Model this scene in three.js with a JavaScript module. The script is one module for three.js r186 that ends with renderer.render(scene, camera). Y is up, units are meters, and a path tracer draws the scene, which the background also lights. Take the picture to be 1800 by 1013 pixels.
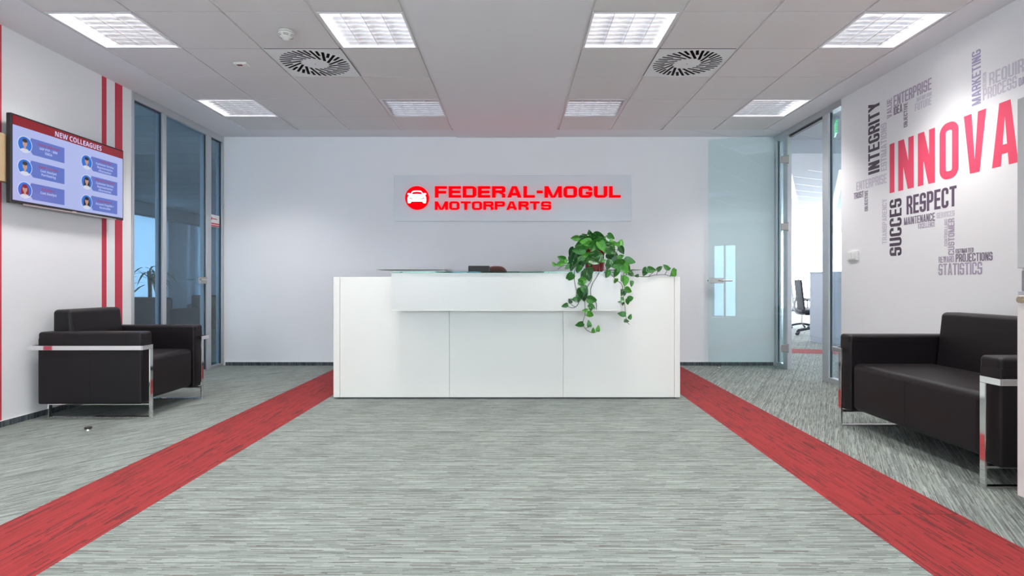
import * as THREE from 'three';
import { RoundedBoxGeometry } from 'three/addons/geometries/RoundedBoxGeometry.js';
import { mergeGeometries, mergeVertices } from 'three/addons/utils/BufferGeometryUtils.js';
import { RectAreaLightUniformsLib } from 'three/addons/lights/RectAreaLightUniformsLib.js';
import { MarchingCubes } from 'three/addons/objects/MarchingCubes.js';

// ---------------------------------------------------------------- camera, light, exposure
const F = 1015.5, VX = 906, VY = 500, EYE = 0.992;              // focal length and vanishing point in pixels of 1800 x 1013
const scene = new THREE.Scene();
const camera = new THREE.PerspectiveCamera(2 * Math.atan(506.5 / F) * 180 / Math.PI, 1800 / 1013, 0.05, 200);
camera.position.set(0, EYE, 0);
camera.setViewOffset(1800, 1013, 900 - VX, 506.5 - VY, 1800, 1013);
const renderer = new THREE.WebGLRenderer();
renderer.toneMapping = THREE.LinearToneMapping;
renderer.toneMappingExposure = 1.03;
renderer.shadowMap.enabled = true;
RectAreaLightUniformsLib.init();
scene.background = new THREE.Color().setRGB(12.8, 13.6, 14.6);     // hazy bright day outside the offices' windows
const LAMP_INTENSITY = 8.2;                                      // candela of one louvred ceiling fitting, cut off by its louvre
const LAMP_COLOR = new THREE.Color().setRGB(1.0, 0.97, 0.95);

// ---------------------------------------------------------------- helpers
let seed = 12345;
const rnd = () => { seed |= 0; seed = seed + 0x6D2B79F5 | 0; let t = Math.imul(seed ^ seed >>> 15, 1 | seed); t = t + Math.imul(t ^ t >>> 7, 61 | t) ^ t; return ((t ^ t >>> 14) >>> 0) / 4294967296; };
const V = (x, y, z) => new THREE.Vector3(x, y, z);
const at = (px, py, Z) => V((px - VX) * Z / F, EYE + (VY - py) * Z / F, -Z);     // a pixel at a known depth
const used = {};
function numbered(n) { if (!(n in used)) { used[n] = 0; return n; } used[n]++; return n + '_' + String(used[n]).padStart(3, '0'); }
function mesh(name, geo, mat, parent) { const m = new THREE.Mesh(geo, mat); m.name = name; m.castShadow = m.receiveShadow = true; parent.add(m); return m; }
function thing(name, label, category, pos = [0, 0, 0], turn = 0, group) {
  const g = new THREE.Group(); g.name = numbered(name); g.position.set(...pos); g.rotation.y = turn;
  g.userData = { label, category }; if (group) g.userData.group = group; scene.add(g); return g;
}
function solo(name, geo, mat, label, category, group) {
  const m = mesh(numbered(name), geo, mat, scene); m.userData = { label, category }; if (group) m.userData.group = group; return m;
}
function structure(name, label, category) { const g = new THREE.Group(); g.name = name; g.userData = { kind: 'structure', label, category }; scene.add(g); return g; }
// a box between two corners
function box(x0, y0, z0, x1, y1, z1) { const g = new THREE.BoxGeometry(Math.abs(x1 - x0), Math.abs(y1 - y0), Math.abs(z1 - z0)); g.translate((x0 + x1) / 2, (y0 + y1) / 2, (z0 + z1) / 2); return g; }
function rbox(x0, y0, z0, x1, y1, z1, r = 0.01, s = 3) { const g = new RoundedBoxGeometry(Math.abs(x1 - x0), Math.abs(y1 - y0), Math.abs(z1 - z0), s, r); g.translate((x0 + x1) / 2, (y0 + y1) / 2, (z0 + z1) / 2); return g; }
const clean = (g) => { g = g.index ? g.toNonIndexed() : g; for (const k of Object.keys(g.attributes)) if (!['position', 'normal', 'uv'].includes(k)) g.deleteAttribute(k); return g; };
const merge = (l) => mergeGeometries(l.map(clean));
function tube(points, r, seg = 24, rad = 6) { return new THREE.TubeGeometry(new THREE.CatmullRomCurve3(points), seg, r, rad, false); }
function cyl(r0, r1, h, s = 24) { return new THREE.CylinderGeometry(r0, r1, h, s); }
const std = (r, g, b, rough = 0.6, o = {}) => new THREE.MeshStandardMaterial({ color: new THREE.Color().setRGB(r, g, b), roughness: rough, ...o });
const phys = (r, g, b, rough, o = {}) => new THREE.MeshPhysicalMaterial({ color: new THREE.Color().setRGB(r, g, b), roughness: rough, ...o });
function dataTex(w, h, f, srgb = true, rep = [1, 1]) {
  const d = new Uint8Array(w * h * 4);
  for (let y = 0; y < h; y++) for (let x = 0; x < w; x++) { const c = f(x, y); const i = (y * w + x) * 4; d[i] = c[0]; d[i + 1] = c[1]; d[i + 2] = c[2]; d[i + 3] = 255; }
  const t = new THREE.DataTexture(d, w, h); t.wrapS = t.wrapT = THREE.RepeatWrapping; t.magFilter = THREE.LinearFilter; t.minFilter = THREE.LinearMipmapLinearFilter; t.generateMipmaps = true;
  if (srgb) t.colorSpace = THREE.SRGBColorSpace; t.repeat.set(...rep); t.needsUpdate = true; return t;
}

// ---------------------------------------------------------------- materials
const bumpNoise = dataTex(256, 256, () => { const v = 110 + rnd() * 60; return [v, v, v]; }, false, [6, 6]);
const M = {
  wall: std(0.80, 0.80, 0.81, 0.75),
  ceilingPaint: std(0.80, 0.79, 0.81, 0.9),
  tile: std(0.74, 0.72, 0.71, 0.95, { bumpMap: bumpNoise, bumpScale: 0.0006 }),
  grid: std(0.82, 0.82, 0.83, 0.5),
  louvre: std(0.87, 0.87, 0.88, 0.2, { metalness: 1 }),
  housing: std(0.85, 0.85, 0.86, 0.4),
  whiteEnamel: std(0.78, 0.79, 0.78, 0.35),
  plastic: std(0.75, 0.75, 0.71, 0.45),
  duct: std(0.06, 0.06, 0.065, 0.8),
  concrete: std(0.42, 0.41, 0.39, 0.9),
  counterGlass: phys(0.57, 0.575, 0.54, 0.3, { clearcoat: 0.25, clearcoatRoughness: 0.2 }),
  alu: std(0.50, 0.52, 0.54, 0.38, { metalness: 0.55 }),
  gasket: std(0.03, 0.035, 0.04, 0.6),
  steel: std(0.62, 0.60, 0.57, 0.3, { metalness: 1 }),
  lockSteel: std(0.42, 0.40, 0.37, 0.42, { metalness: 0.85 }),
  hinge: std(0.30, 0.28, 0.27, 0.45, { metalness: 0.6 }),
  chrome: std(0.86, 0.86, 0.87, 0.07, { metalness: 1 }),
  leather: phys(0.008, 0.0062, 0.0076, 0.45, { specularIntensity: 0.6, bumpMap: bumpNoise, bumpScale: 0.0004 }),
  lacquer: phys(0.76, 0.76, 0.71, 0.32, { clearcoat: 0.25, clearcoatRoughness: 0.25 }),
  red: std(0.56, 0.035, 0.07, 0.6),
  wood: std(0.42, 0.30, 0.17, 0.6),
  black: std(0.012, 0.012, 0.014, 0.35),
  blackMatt: std(0.02, 0.02, 0.022, 0.7),
  rubber: std(0.02, 0.018, 0.017, 0.8),
  brass: std(0.55, 0.45, 0.33, 0.3, { metalness: 1 }),
  skin: std(0.55, 0.32, 0.24, 0.55),
  hair: phys(0.055, 0.02, 0.014, 0.4),
  cloth: std(0.05, 0.055, 0.08, 0.85),
  paneDim: phys(0.54, 0.69, 0.79, 0.0, { transmission: 1, thickness: 0, ior: 1.5 }),
  paneClear: phys(0.90, 0.955, 0.97, 0.0, { transmission: 1, thickness: 0, ior: 1.5 }),
  paneDoor: phys(0.915, 0.965, 0.968, 0.0, { transmission: 1, thickness: 0, ior: 1.5 }),
  paneOuter: phys(0.95, 0.97, 0.98, 0.0, { transmission: 1, thickness: 0, ior: 1.5 }),
  glassTop: phys(0.80, 0.95, 0.92, 0.02, { transmission: 1, thickness: 0.01, ior: 1.5, attenuationColor: new THREE.Color().setRGB(0.45, 0.8, 0.72), attenuationDistance: 0.12 }),
  glassEdge: phys(0.35, 0.62, 0.58, 0.1),
  acrylic: phys(0.66, 0.70, 0.73, 0.3, { clearcoat: 0.2 }),
  stem: std(0.035, 0.055, 0.03, 0.6),
  pot: phys(0.22, 0.010, 0.014, 0.16, { clearcoat: 0.6, clearcoatRoughness: 0.08 }),
  soil: std(0.03, 0.02, 0.012, 0.95),
  officeGrey: std(0.34, 0.37, 0.43, 0.5),
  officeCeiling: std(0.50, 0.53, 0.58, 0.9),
  meshGrey: std(0.025, 0.027, 0.035, 0.8),
  lightGrey: std(0.6, 0.6, 0.62, 0.5),
};

// carpet: thin yarn lines of changing tone running along u
function yarn(w, h, base, alt, dark, rows, share, minL, maxL) {
  const lines = [];
  for (let i = 0; i < rows; i++) {
    const seg = []; let x = 0;
    const tone = rnd() - 0.5;
    x = -rnd() * maxL;
    while (x < w) { const l = minL + rnd() * (maxL - minL); seg.push([x, x + l, rnd(), rnd()]); x += l; }
    while (seg[0][1] <= 0) seg.shift();
    seg[seg.length - 1][2] = seg[0][2]; seg[seg.length - 1][3] = seg[0][3];
    lines.push({ tone, seg });
  }
  const per = h / rows, f = new Float32Array(w * h * 2);
  for (let y = 0; y < h; y++) {
    const L = lines[Math.floor(y / per)], edge = Math.abs((y / per) % 1 - 0.5) > 0.36 ? 1 : 0;
    let k = 0;
    for (let x = 0; x < w; x++) { while (x >= L.seg[k][1]) k++; const s = L.seg[k]; f[(y * w + x) * 2] = 0.45 * s[2] + 0.35 * (L.tone + 0.5) + 0.2 * rnd(); f[(y * w + x) * 2 + 1] = (s[3] > 1 - share ? 0.85 : 0) + edge * 0.2; }
  }
  return dataTex(w, h, (x, y) => { const a = f[(y * w + x) * 2], b = f[(y * w + x) * 2 + 1]; return [0, 1, 2].map((c) => { let v = base[c] + (alt[c] - base[c]) * a; if (b > 0) v += (dark[c] - v) * Math.min(1, b * 0.7); return Math.max(0, Math.min(255, v)); }); });
}
const greyYarn = yarn(1024, 1024, [80, 86, 83], [166, 176, 169], [78, 74, 72], 270, 0.12, 16, 130);
const redYarn = yarn(1024, 512, [118, 26, 27], [156, 38, 40], [70, 20, 21], 76, 0.12, 30, 190);
const darkYarn = yarn(512, 256, [44, 52, 58], [98, 106, 110], [34, 36, 42], 40, 0.2, 60, 200);
M.carpet = new THREE.MeshStandardMaterial({ map: greyYarn, roughness: 0.95, bumpMap: greyYarn, bumpScale: 0.0015 });
M.carpetRed = new THREE.MeshStandardMaterial({ map: redYarn, roughness: 0.95, bumpMap: redYarn, bumpScale: 0.001 });
M.skirting = new THREE.MeshStandardMaterial({ map: darkYarn, roughness: 0.95 });
// a flat carpet piece (list of [X, Z], depth Z positive) whose yarn runs along direction [dx, dz]
function carpet(pts, dir, y, su, sv) {
  const sh = new THREE.Shape(pts.map(([x, z]) => new THREE.Vector2(x, z)));
  const g = new THREE.ExtrudeGeometry(sh, { depth: 0.02, bevelEnabled: false });
  const p = g.attributes.position, uv = g.attributes.uv, l = Math.hypot(...dir), dx = dir[0] / l, dz = dir[1] / l;
  for (let i = 0; i < p.count; i++) { const X = p.getX(i), Z = p.getY(i), h = p.getZ(i); uv.setXY(i, (X * dx + Z * dz) / su, (-X * dz + Z * dx) / sv); p.setXYZ(i, X, y - 0.02 + h, -Z); }
  g.computeVertexNormals(); return g;
}

// ---------------------------------------------------------------- the room
const XL = -3.57, XR = 3.17, ZB = 7.06, ZF = -3.45, HC = 2.796;
const ZLW = 5.37, ZRW = 5.62;                                  // where the side walls end and the glazing begins
const floor = structure('floor', 'grey streaked carpet floor with two red stripes', 'floor');
{
  const sl = [[-2.12, ZF], [-2.12, ZB + 0.02], [-1.632, ZB + 0.02], [-1.632, ZF]];
  const xo = (Z) => 1.866 + 0.0188 * Z, xi = (Z) => 1.382 + 0.0207 * Z;
  mesh('carpet_field', carpet([[-1.632, ZF], [-1.632, ZB], [xi(ZB), ZB], [xi(ZF), ZF]], [1, 0], 0, 1.3, 1.1), M.carpet, floor);
  mesh('carpet_field', carpet([[-9.2, ZF], [-9.2, 18], [-2.12, 18], [-2.12, ZF]], [0.777, 1], 0, 1.3, 1.1), M.carpet, floor);
  mesh('carpet_field', carpet([[xo(ZF), ZF], [xo(18), 18], [12, 18], [12, ZF]], [0.5455, 1], 0, 1.3, 1.1), M.carpet, floor);
  mesh('carpet_stripe', carpet(sl, [0, 1], 0, 1.0, 0.5), M.carpetRed, floor);
  mesh('carpet_stripe', carpet([[xi(ZF), ZF], [xi(2.49), 2.49], [xo(2.49), 2.49], [xo(ZF), ZF]], [0.02, 1], 0, 1.0, 0.5), M.carpetRed, floor);
  mesh('carpet_stripe', carpet([[xi(2.492), 2.492], [xi(ZB), ZB], [xo(ZB), ZB], [xo(2.492), 2.492]], [0.02, 1.0], 0, 1.03, 0.48), M.carpetRed, floor);
  mesh('carpet_stripe', carpet([[3.3, 9.22], [9, 7.3], [9, 6.7], [3.3, 8.58]], [5.7, -1.95], 0.001, 1.0, 0.5), M.carpetRed, floor);
  mesh('subfloor', box(-9.3, -0.15, 3.6, 12.1, -0.021, -18.1), M.officeGrey, floor);
}
const ceiling = structure('ceiling', 'suspended tile ceiling with a plain plastered band along the middle', 'ceiling');
const XB0 = -0.732, XB1 = 0.4987, Z0 = 3.8126, T = 0.6;
const cellX = (s, c) => s > 0 ? XB1 + T * (c + 0.5) : XB0 - T * (c + 0.5);
const cellZ = (k) => Z0 + T * (k + 0.5);
const taken = {};
for (const s of [-1, 1]) { for (const k of [0, 3, -3, -6, -9]) for (const c of [0, 3]) taken[[s, c, k]] = 1; taken[[s, 1, 1]] = 2; }
{
  const tileG = [0, 1].map((q) => { const g = rbox(-0.288, 0, -(q ? 0.257 : 0.2965), 0.288, 0.024, q ? 0.257 : 0.2965, 0.002, 1); return g; });
  for (const s of [-1, 1]) for (let c = 0; c < 4; c++) for (let k = -12; k <= 4; k++) {
    if (taken[[s, c, k]]) continue;
    const cut = k === 4;
    const m = mesh('ceiling_tile', tileG[cut ? 1 : 0], M.tile, ceiling);
    m.position.set(cellX(s, c), HC - 0.004, -(cut ? Z0 + T * 4 + 0.26 : cellZ(k)));
  }
  const zEnd = Z0 + T * 4 + 0.52;
  for (const s of [-1, 1]) for (let c = 0; c <= 4; c++) { const x = s > 0 ? XB1 + T * c : XB0 - T * c; mesh('grid_bar', box(x - 0.014, HC + 0.006, 3.45, x + 0.014, HC + 0.016, -zEnd), M.grid, ceiling); }
  for (const s of [-1, 1]) for (let k = -12; k <= 4; k++) { const x0 = s > 0 ? XB1 : XB0 - 2.4, x1 = s > 0 ? XB1 + 2.4 : XB0; mesh('grid_bar', box(x0, HC + 0.017, -(Z0 + T * k) - 0.012, x1, HC + 0.022, -(Z0 + T * k) + 0.012), M.grid, ceiling); }
  mesh('plaster_band', box(XB0 + 0.014, HC - 0.012, 3.45, XB1 - 0.014, HC + 0.05, -ZB), M.ceilingPaint, ceiling);
  mesh('plaster_margin', box(XL - 0.2, HC - 0.002, 3.45, XB0 - 2.4 - 0.013, HC + 0.05, -ZB), M.ceilingPaint, ceiling);
  mesh('plaster_margin', box(XB1 + 2.4 + 0.013, HC - 0.002, 3.45, XR + 0.2, HC + 0.05, -ZB), M.ceilingPaint, ceiling);
  mesh('plaster_margin', box(XB1 - 0.02, HC - 0.002, -zEnd - 0.003, XB1 + 2.42, HC + 0.05, -ZB), M.ceilingPaint, ceiling);
  mesh('plaster_margin', box(XB0 - 2.42, HC - 0.002, -zEnd - 0.003, XB0 + 0.02, HC + 0.05, -ZB), M.ceilingPaint, ceiling);
  mesh('ceiling_void', box(XL - 0.2, HC + 0.36, 3.5, XR + 0.2, HC + 0.45, -ZB - 0.2), M.concrete, ceiling);
}
const wallLeft = structure('wall_left', 'white plastered wall behind the television', 'wall');
mesh('plaster', box(XL - 0.12, 0, 3.45, XL, HC + 0.45, -ZLW), M.wall, wallLeft);
const wallRight = structure('wall_right', 'white wall covered with printed words', 'wall');
mesh('plaster', box(XR, 0, 3.45, XR + 0.12, HC + 0.45, -ZRW), M.wall, wallRight);
const wallBack = structure('wall_back', 'white wall behind the reception desk', 'wall');
mesh('plaster', box(XL - 0.08, 0, -ZB, XR + 0.08, HC + 0.45, -ZB - 0.15), M.wall, wallBack);
const wallFront = structure('wall_front', 'plain white wall facing the reception desk', 'wall');
{ // glazed street front: piers, parapet and lintel round a glass door and two unseen windows added for fill
  const z0 = 3.45, z1 = 3.6, H = HC + 0.45, P = (x0, y0, x1, y1) => mesh('plaster', box(x0, y0, z0, x1, y1, z1), M.wall, wallFront);
  P(XL - 0.12, 0, -3.4, H); P(-1.75, 0, -1.47, H); P(-0.73, 0, 0.6, H); P(3.0, 0, XR + 0.12, H);
  P(-3.4, 0, -1.75, 0.65); P(0.6, 0, 3.0, 0.65); P(-3.4, 2.35, -1.75, H); P(0.6, 2.35, 3.0, H); P(-1.47, 2.2, -0.73, H);
  let n = 3;
  for (const [a, b, y0, y1, m, kind] of [[-3.4, -1.75, 0.65, 2.35, 1, 'window'], [0.6, 3.0, 0.65, 2.35, 2, 'window'], [-1.47, -0.73, 0.0, 2.2, 1, 'door']]) {
    const w = structure(kind + '_' + n++, kind === 'door' ? 'glazed street door facing the reception desk' : 'large street window added for fill, facing the reception desk', kind), f = 0.05;
    mesh('frame', merge([box(a, y0, z0 + 0.04, a + f, y1, z0 + 0.1), box(b - f, y0, z0 + 0.04, b, y1, z0 + 0.1), box(a + f, y0, z0 + 0.04, b - f, y0 + f, z0 + 0.1), box(a + f, y1 - f, z0 + 0.04, b - f, y1, z0 + 0.1)]), M.alu, w);
    for (let i = 1; i <= m; i++) { const x = a + (b - a) * i / (m + 1); mesh('mullion', box(x - 0.025, y0 + f, z0 + 0.04, x + 0.025, y1 - f, z0 + 0.1), M.alu, w); }
    for (let i = 0; i <= m; i++) { const q = (b - a - 2 * f) / (m + 1), x = a + f + q * i; mesh('pane', box(x, y0 + f, z0 + 0.066, x + q, y1 - f, z0 + 0.074), kind === 'door' ? M.paneDim : M.paneOuter, w); }
  }
}
function baseboard(name, x0, z0, x1, z1, nx, nz) {
  const g = structure(name, 'dark carpet skirting strip with a thin white top edge', 'baseboard'); const t = 0.008;
  const b = box(Math.min(x0, x1, x0 + nx * t), 0, Math.min(z0, z1, z0 + nz * t), Math.max(x0, x1, x0 + nx * t), 0.042, Math.max(z0, z1, z0 + nz * t));
  const p = b.attributes.position, uv = b.attributes.uv;
  for (let i = 0; i < p.count; i++) uv.setXY(i, p.getY(i) / 0.5 + 0.1, (p.getX(i) + p.getZ(i)) / 0.55);
  mesh('skirting_strip', b, M.skirting, g);
  mesh('top_edge', box(Math.min(x0, x1, x0 + nx * t), 0.042, Math.min(z0, z1, z0 + nz * t), Math.max(x0, x1, x0 + nx * t), 0.047, Math.max(z0, z1, z0 + nz * t)), M.whiteEnamel, g);
}
baseboard('baseboard_back', XL + 0.03, -ZB, XR - 0.02, -ZB, 0, 1);
baseboard('baseboard_left', XL, 3.45, XL, -ZLW, 1, 0);
baseboard('baseboard_right', XR, 3.45, XR, -ZRW, -1, 0);

// glazed partitions: aluminium frames, panes and doors
function post(x, z0, z1, parent, y1 = HC - 0.0755, h = 0.04) { mesh('post', rbox(x - h, 0, -z0, x + h, y1, -z1, 0.003, 1), M.alu, parent); }
{
  const w = structure('window_1', 'dark tinted glass partition in aluminium frame beside the armchair', 'glass partition');
  const x = XL - 0.03;
  mesh('head_rail', rbox(x - 0.04, HC - 0.075, -ZLW, x + 0.04, HC - 0.004, -ZB, 0.003, 1), M.alu, w);
  post(x, 5.835, 5.895, w); post(x, 6.665, 6.765, w); post(x, 7.02, ZB, w); post(x, ZLW, ZLW + 0.03, w);
  for (const [a, b] of [[ZLW + 0.03, 5.835], [6.765, 7.02]]) {
    mesh('sill_rail', rbox(x - 0.035, 0, -a, x + 0.035, 0.03, -b, 0.003, 1), M.alu, w);
    mesh('pane', box(x - 0.005, 0.03, -a, x + 0.005, HC - 0.07, -b).translate(0, 0, 0), M.paneDim, w);
    for (const e of [a, b]) mesh('gasket', box(x + 0.006, 0.03, -e - 0.004, x + 0.02, HC - 0.07, -e + 0.004), M.gasket, w);
    mesh('gasket', box(x + 0.006, HC - 0.085, -a, x + 0.02, HC - 0.075, -b), M.gasket, w);
  }
  const d = structure('door_1', 'closed tinted glass door with lever handle beside the armchair', 'door');
  mesh('leaf', box(x + 0.012, 0.012, -5.9, x + 0.022, HC - 0.08, -6.66), M.paneDim, d);
  mesh('leaf_edge', box(x + 0.010, 0.012, -6.655, x + 0.024, HC - 0.08, -6.665), M.gasket, d);
  const lk = mesh('lock_case', rbox(x + 0.0, 1.0, -6.53, x + 0.05, 1.075, -6.655, 0.004, 2), M.lockSteel, d);
  const h = mesh('handle', merge([tube([V(x + 0.04, 1.045, -6.575), V(x + 0.085, 1.045, -6.57), V(x + 0.09, 1.045, -6.54), V(x + 0.09, 1.045, -6.44)], 0.009, 20, 10)]), M.steel, lk);
  h.userData.label = 'brushed steel lever handle';
}
{
  const w = structure('window_2', 'clear glass partition in aluminium frame beside the open glass door', 'glass partition');
  const x = XR + 0.03;
  mesh('head_rail', rbox(x - 0.04, HC - 0.07, -ZRW, x + 0.04, HC - 0.004, -ZB, 0.003, 1), M.alu, w);
  for (const [a, b] of [[5.835, 5.95], [6.71, 6.82], [7.0, ZB]]) post(x - 0.015, a, b, w, HC - 0.0705, 0.025);
  for (const [a, b] of [[ZRW, 5.835], [6.82, 7.0]]) {
    mesh('sill_rail', rbox(x - 0.035, 0, -a, x + 0.035, 0.05, -b, 0.003, 1), M.alu, w);
    mesh('pane', box(x - 0.005, 0.05, -a, x + 0.005, HC - 0.07, -b), M.paneClear, w);
    for (const e of [a, b]) mesh('gasket', box(x - 0.02, 0.05, -e - 0.004, x - 0.006, HC - 0.07, -e + 0.004), M.gasket, w);
  }
  mesh('gasket', box(x - 0.02, HC - 0.092, -5.945, x + 0.02, HC - 0.0705, -6.71), M.gasket, w);
  // open leaf, swung back towards the wall behind the desk
  const d = structure('door_2', 'greenish frameless glass door standing open against the back wall', 'door');
  const hx = XR - 0.03, hz = 6.70, ex = 2.335, ez = 6.985, len = Math.hypot(ex - hx, ez - hz), ang = Math.atan2(ez - hz, -(ex - hx));
  const leaf = new THREE.Group(); leaf.name = 'leaf_assembly'; leaf.position.set(hx, 0, -hz); leaf.rotation.y = Math.PI - ang; d.add(leaf);
  // in the leaf's own axes: x runs from the hinges to the handle side
  mesh('leaf', box(0, 0.01, -0.005, len, 2.74, 0.005), M.paneDoor, leaf);
  mesh('leaf_edge', box(len, 0.01, -0.005, len + 0.001, 2.74, 0.005), M.glassEdge, leaf);
  for (const y of [0.25, 1.66, 2.44]) mesh('hinge', merge([rbox(-0.02, y - 0.04, -0.016, 0.055, y + 0.04, 0.016, 0.005, 2), new THREE.CylinderGeometry(0.012, 0.012, 0.1, 12).translate(-0.02, y, 0.0)]), M.hinge, leaf);
  for (const s of [-1, 1]) {
    mesh('lock_case', rbox(len - 0.17, 1.005, s * 0.006, len - 0.012, 1.068, s * 0.028, 0.004, 2), M.lockSteel, leaf);
    mesh('handle', tube([V(len - 0.125, 1.037, s * 0.025), V(len - 0.125, 1.037, s * 0.065), V(len - 0.14, 1.037, s * 0.07), V(len - 0.27, 1.037, s * 0.07)], 0.009, 20, 10), M.steel, leaf);
  }
  mesh('latch', box(len + 0.001, 1.028, -0.006, len + 0.012, 1.044, 0.006), M.black, leaf);
}

// ---------------------------------------------------------------- the offices beyond the glass
{
  const o = structure('wall_office', 'plain walls and ceilings of the offices beyond the glazing', 'wall');
  const w = M.wall;
  // left office
  mesh('office_ceiling', box(-9.2, HC, -3.2, XL - 0.07, HC + 0.1, -18), M.tile, o);
  mesh('office_wall', box(-9.2, 0, -3.2, XL - 0.12, HC, -3.3), w, o);
  mesh('office_wall', box(-9.2, 0, -17.9, XL, HC, -18.0), w, o);
  mesh('office_wall', box(XL - 0.07, 0, -ZB - 0.1, XL + 0.02, HC, -18), w, o);
  mesh('window_parapet', box(-8.6, 0, -3.2, -8.4, 0.5, -18), w, o);
  mesh('window_lintel', box(-8.6, 2.53, -3.2, -8.16, HC, -18), w, o);
  for (let z = 4.0; z < 18; z += 2.4) mesh('window_pier', box(-8.6, 0.5, -z, -8.4, 2.5, -z - 0.5), w, o);
  for (let z = 6.2; z < 18; z += 0.6) mesh('ceiling_joint', box(-9.0, HC - 0.002, -z - 0.004, XL - 0.12, HC, -z + 0.004), M.alu, o);
  // right office
  mesh('office_ceiling', box(XR + 0.07, HC, -3.2, 12, HC + 0.1, -18), M.officeCeiling, o);
  mesh('office_wall', box(XR + 0.12, 0, -3.2, 12, HC, -3.3), w, o);
  mesh('office_wall', box(XR - 0.02, 0, -ZB - 0.1, XR + 0.07, HC, -18), w, o);
  mesh('office_soffit', box(XR + 0.07, 2.623, -7.2, 12, HC, -8.24), M.officeCeiling, o);
  mesh('window_parapet', box(XR, 0, -17.8, 12, 0.25, -18), w, o);
  mesh('window_lintel', box(XR, 2.6, -17.8, 12, HC, -18), w, o);
  for (let x = 3.3; x < 12; x += 1.8) mesh('window_mullion', box(x, 0.25, -17.84, x + 0.07, 2.6, -17.96), M.alu, o);
  mesh('window_parapet', box(11.8, 0, -3.2, 12, 0.85, -18), w, o);
  mesh('window_lintel', box(11.8, 2.6, -3.2, 12, HC, -18), w, o);
  for (let z = 3.6; z < 18; z += 1.8) mesh('window_mullion', box(11.84, 0.25, -z, 11.96, 2.6, -z - 0.07), M.alu, o);
  for (let i = 0; i < 14; i++) { // ceiling joints of the wing, turned with the wing
    const g = box(-6, HC - 0.002, -0.004, 6, HC, 0.004); g.rotateY(0.48); g.translate(6.6 + i * 0.2, 0, -8.6 - i * 0.62); mesh('ceiling_joint', g, M.alu, o);
  }
}

// ---------------------------------------------------------------- ceiling fittings
const lampGlow = new THREE.MeshStandardMaterial({ color: 0xffffff, emissive: LAMP_COLOR, emissiveIntensity: 9, roughness: 0.5 });
const tubeOff = std(0.75, 0.77, 0.78, 0.35);
function ceilingLight(s, c, k, lit, label, group) {
  const t = thing('ceiling_light', label, 'ceiling light', [cellX(s, c), HC, -cellZ(k)], 0, group), a = 0.288;
  mesh('frame', merge([box(-a, -0.006, -a, a, 0.004, -a + 0.014), box(-a, -0.006, a - 0.014, a, 0.004, a), box(-a, -0.006, -a + 0.014, -a + 0.014, 0.004, a - 0.014), box(a - 0.014, -0.006, -a + 0.014, a, 0.004, a - 0.014)]), M.grid, t);
  mesh('housing', merge([box(-a, 0.10, -a, a, 0.104, a), box(-a, 0.004, -a, -a + 0.004, 0.1, a), box(a - 0.004, 0.004, -a, a, 0.1, a), box(-a, 0.004, -a, a, 0.1, -a + 0.004), box(-a, 0.004, a - 0.004, a, 0.1, a)]), M.housing, t);
  const b = a - 0.014;
  for (let i = 1; i < 4; i++) { const x = -b + 2 * b * i / 4; mesh('divider', box(x - 0.0025, -0.002, -b, x + 0.0025, 0.042, b), M.louvre, t); }
  const vb = new THREE.Shape([new THREE.Vector2(-0.001, -0.002), new THREE.Vector2(0.001, -0.002), new THREE.Vector2(0.006, 0.04), new THREE.Vector2(-0.006, 0.04)]);
  const bladeG = new THREE.ExtrudeGeometry(vb, { depth: 2 * b, bevelEnabled: false }); bladeG.rotateY(Math.PI / 2); bladeG.translate(-b, 0, 0);
  for (let i = 0; i < 8; i++) { const z = -b + 2 * b * (i + 0.5) / 8; mesh('louvre_blade', bladeG, M.louvre, t).position.z = z; }
  for (let i = 0; i < 4; i++) { const g = new THREE.CylinderGeometry(0.013, 0.013, 2 * b - 0.01, 10); g.rotateX(Math.PI / 2); g.translate(-b + 2 * b * (i + 0.5) / 4, 0.078, 0); mesh('lamp_tube', g, lit ? lampGlow : tubeOff, t); }
  if (lit) {
    const l = new THREE.SpotLight(LAMP_COLOR, LAMP_INTENSITY, 0, 1.06, 0.55, 2); l.name = 'lamp_light'; l.position.set(0, -0.012, 0); l.target.position.set(0, -1.5, 0); l.castShadow = true; l.shadow.radius = 10; l.shadow.bias = -0.001; t.add(l, l.target); l.target.name = 'lamp_aim';
  }
  return t;
}
ceilingLight(-1, 3, 0, true, 'lit square louvred ceiling light above the television');
ceilingLight(-1, 0, 0, true, 'lit square louvred ceiling light between smoke detector and plain ceiling band');
ceilingLight(1, 0, 0, true, 'lit square louvred ceiling light touching the plain band, away from smoke detector');
ceilingLight(1, 3, 0, true, 'lit square louvred ceiling light above the black two-seat sofa');
ceilingLight(-1, 3, 3, true, 'lit square louvred ceiling light above the closed tinted glass door');
ceilingLight(-1, 0, 3, false, 'unlit louvred ceiling light by plain band, towards the closed glass door');
ceilingLight(1, 0, 3, false, 'unlit louvred ceiling light by plain band, towards the open glass door');
ceilingLight(1, 3, 3, true, 'lit square louvred ceiling light above the open glass door');
for (const k of [-3, -6, -9]) for (const s of [-1, 1]) for (const c of [0, 3]) ceilingLight(s, c, k, true, 'lit louvred ceiling light over the open carpet in front of the desk', 'ceiling lights over the open carpet');

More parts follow.
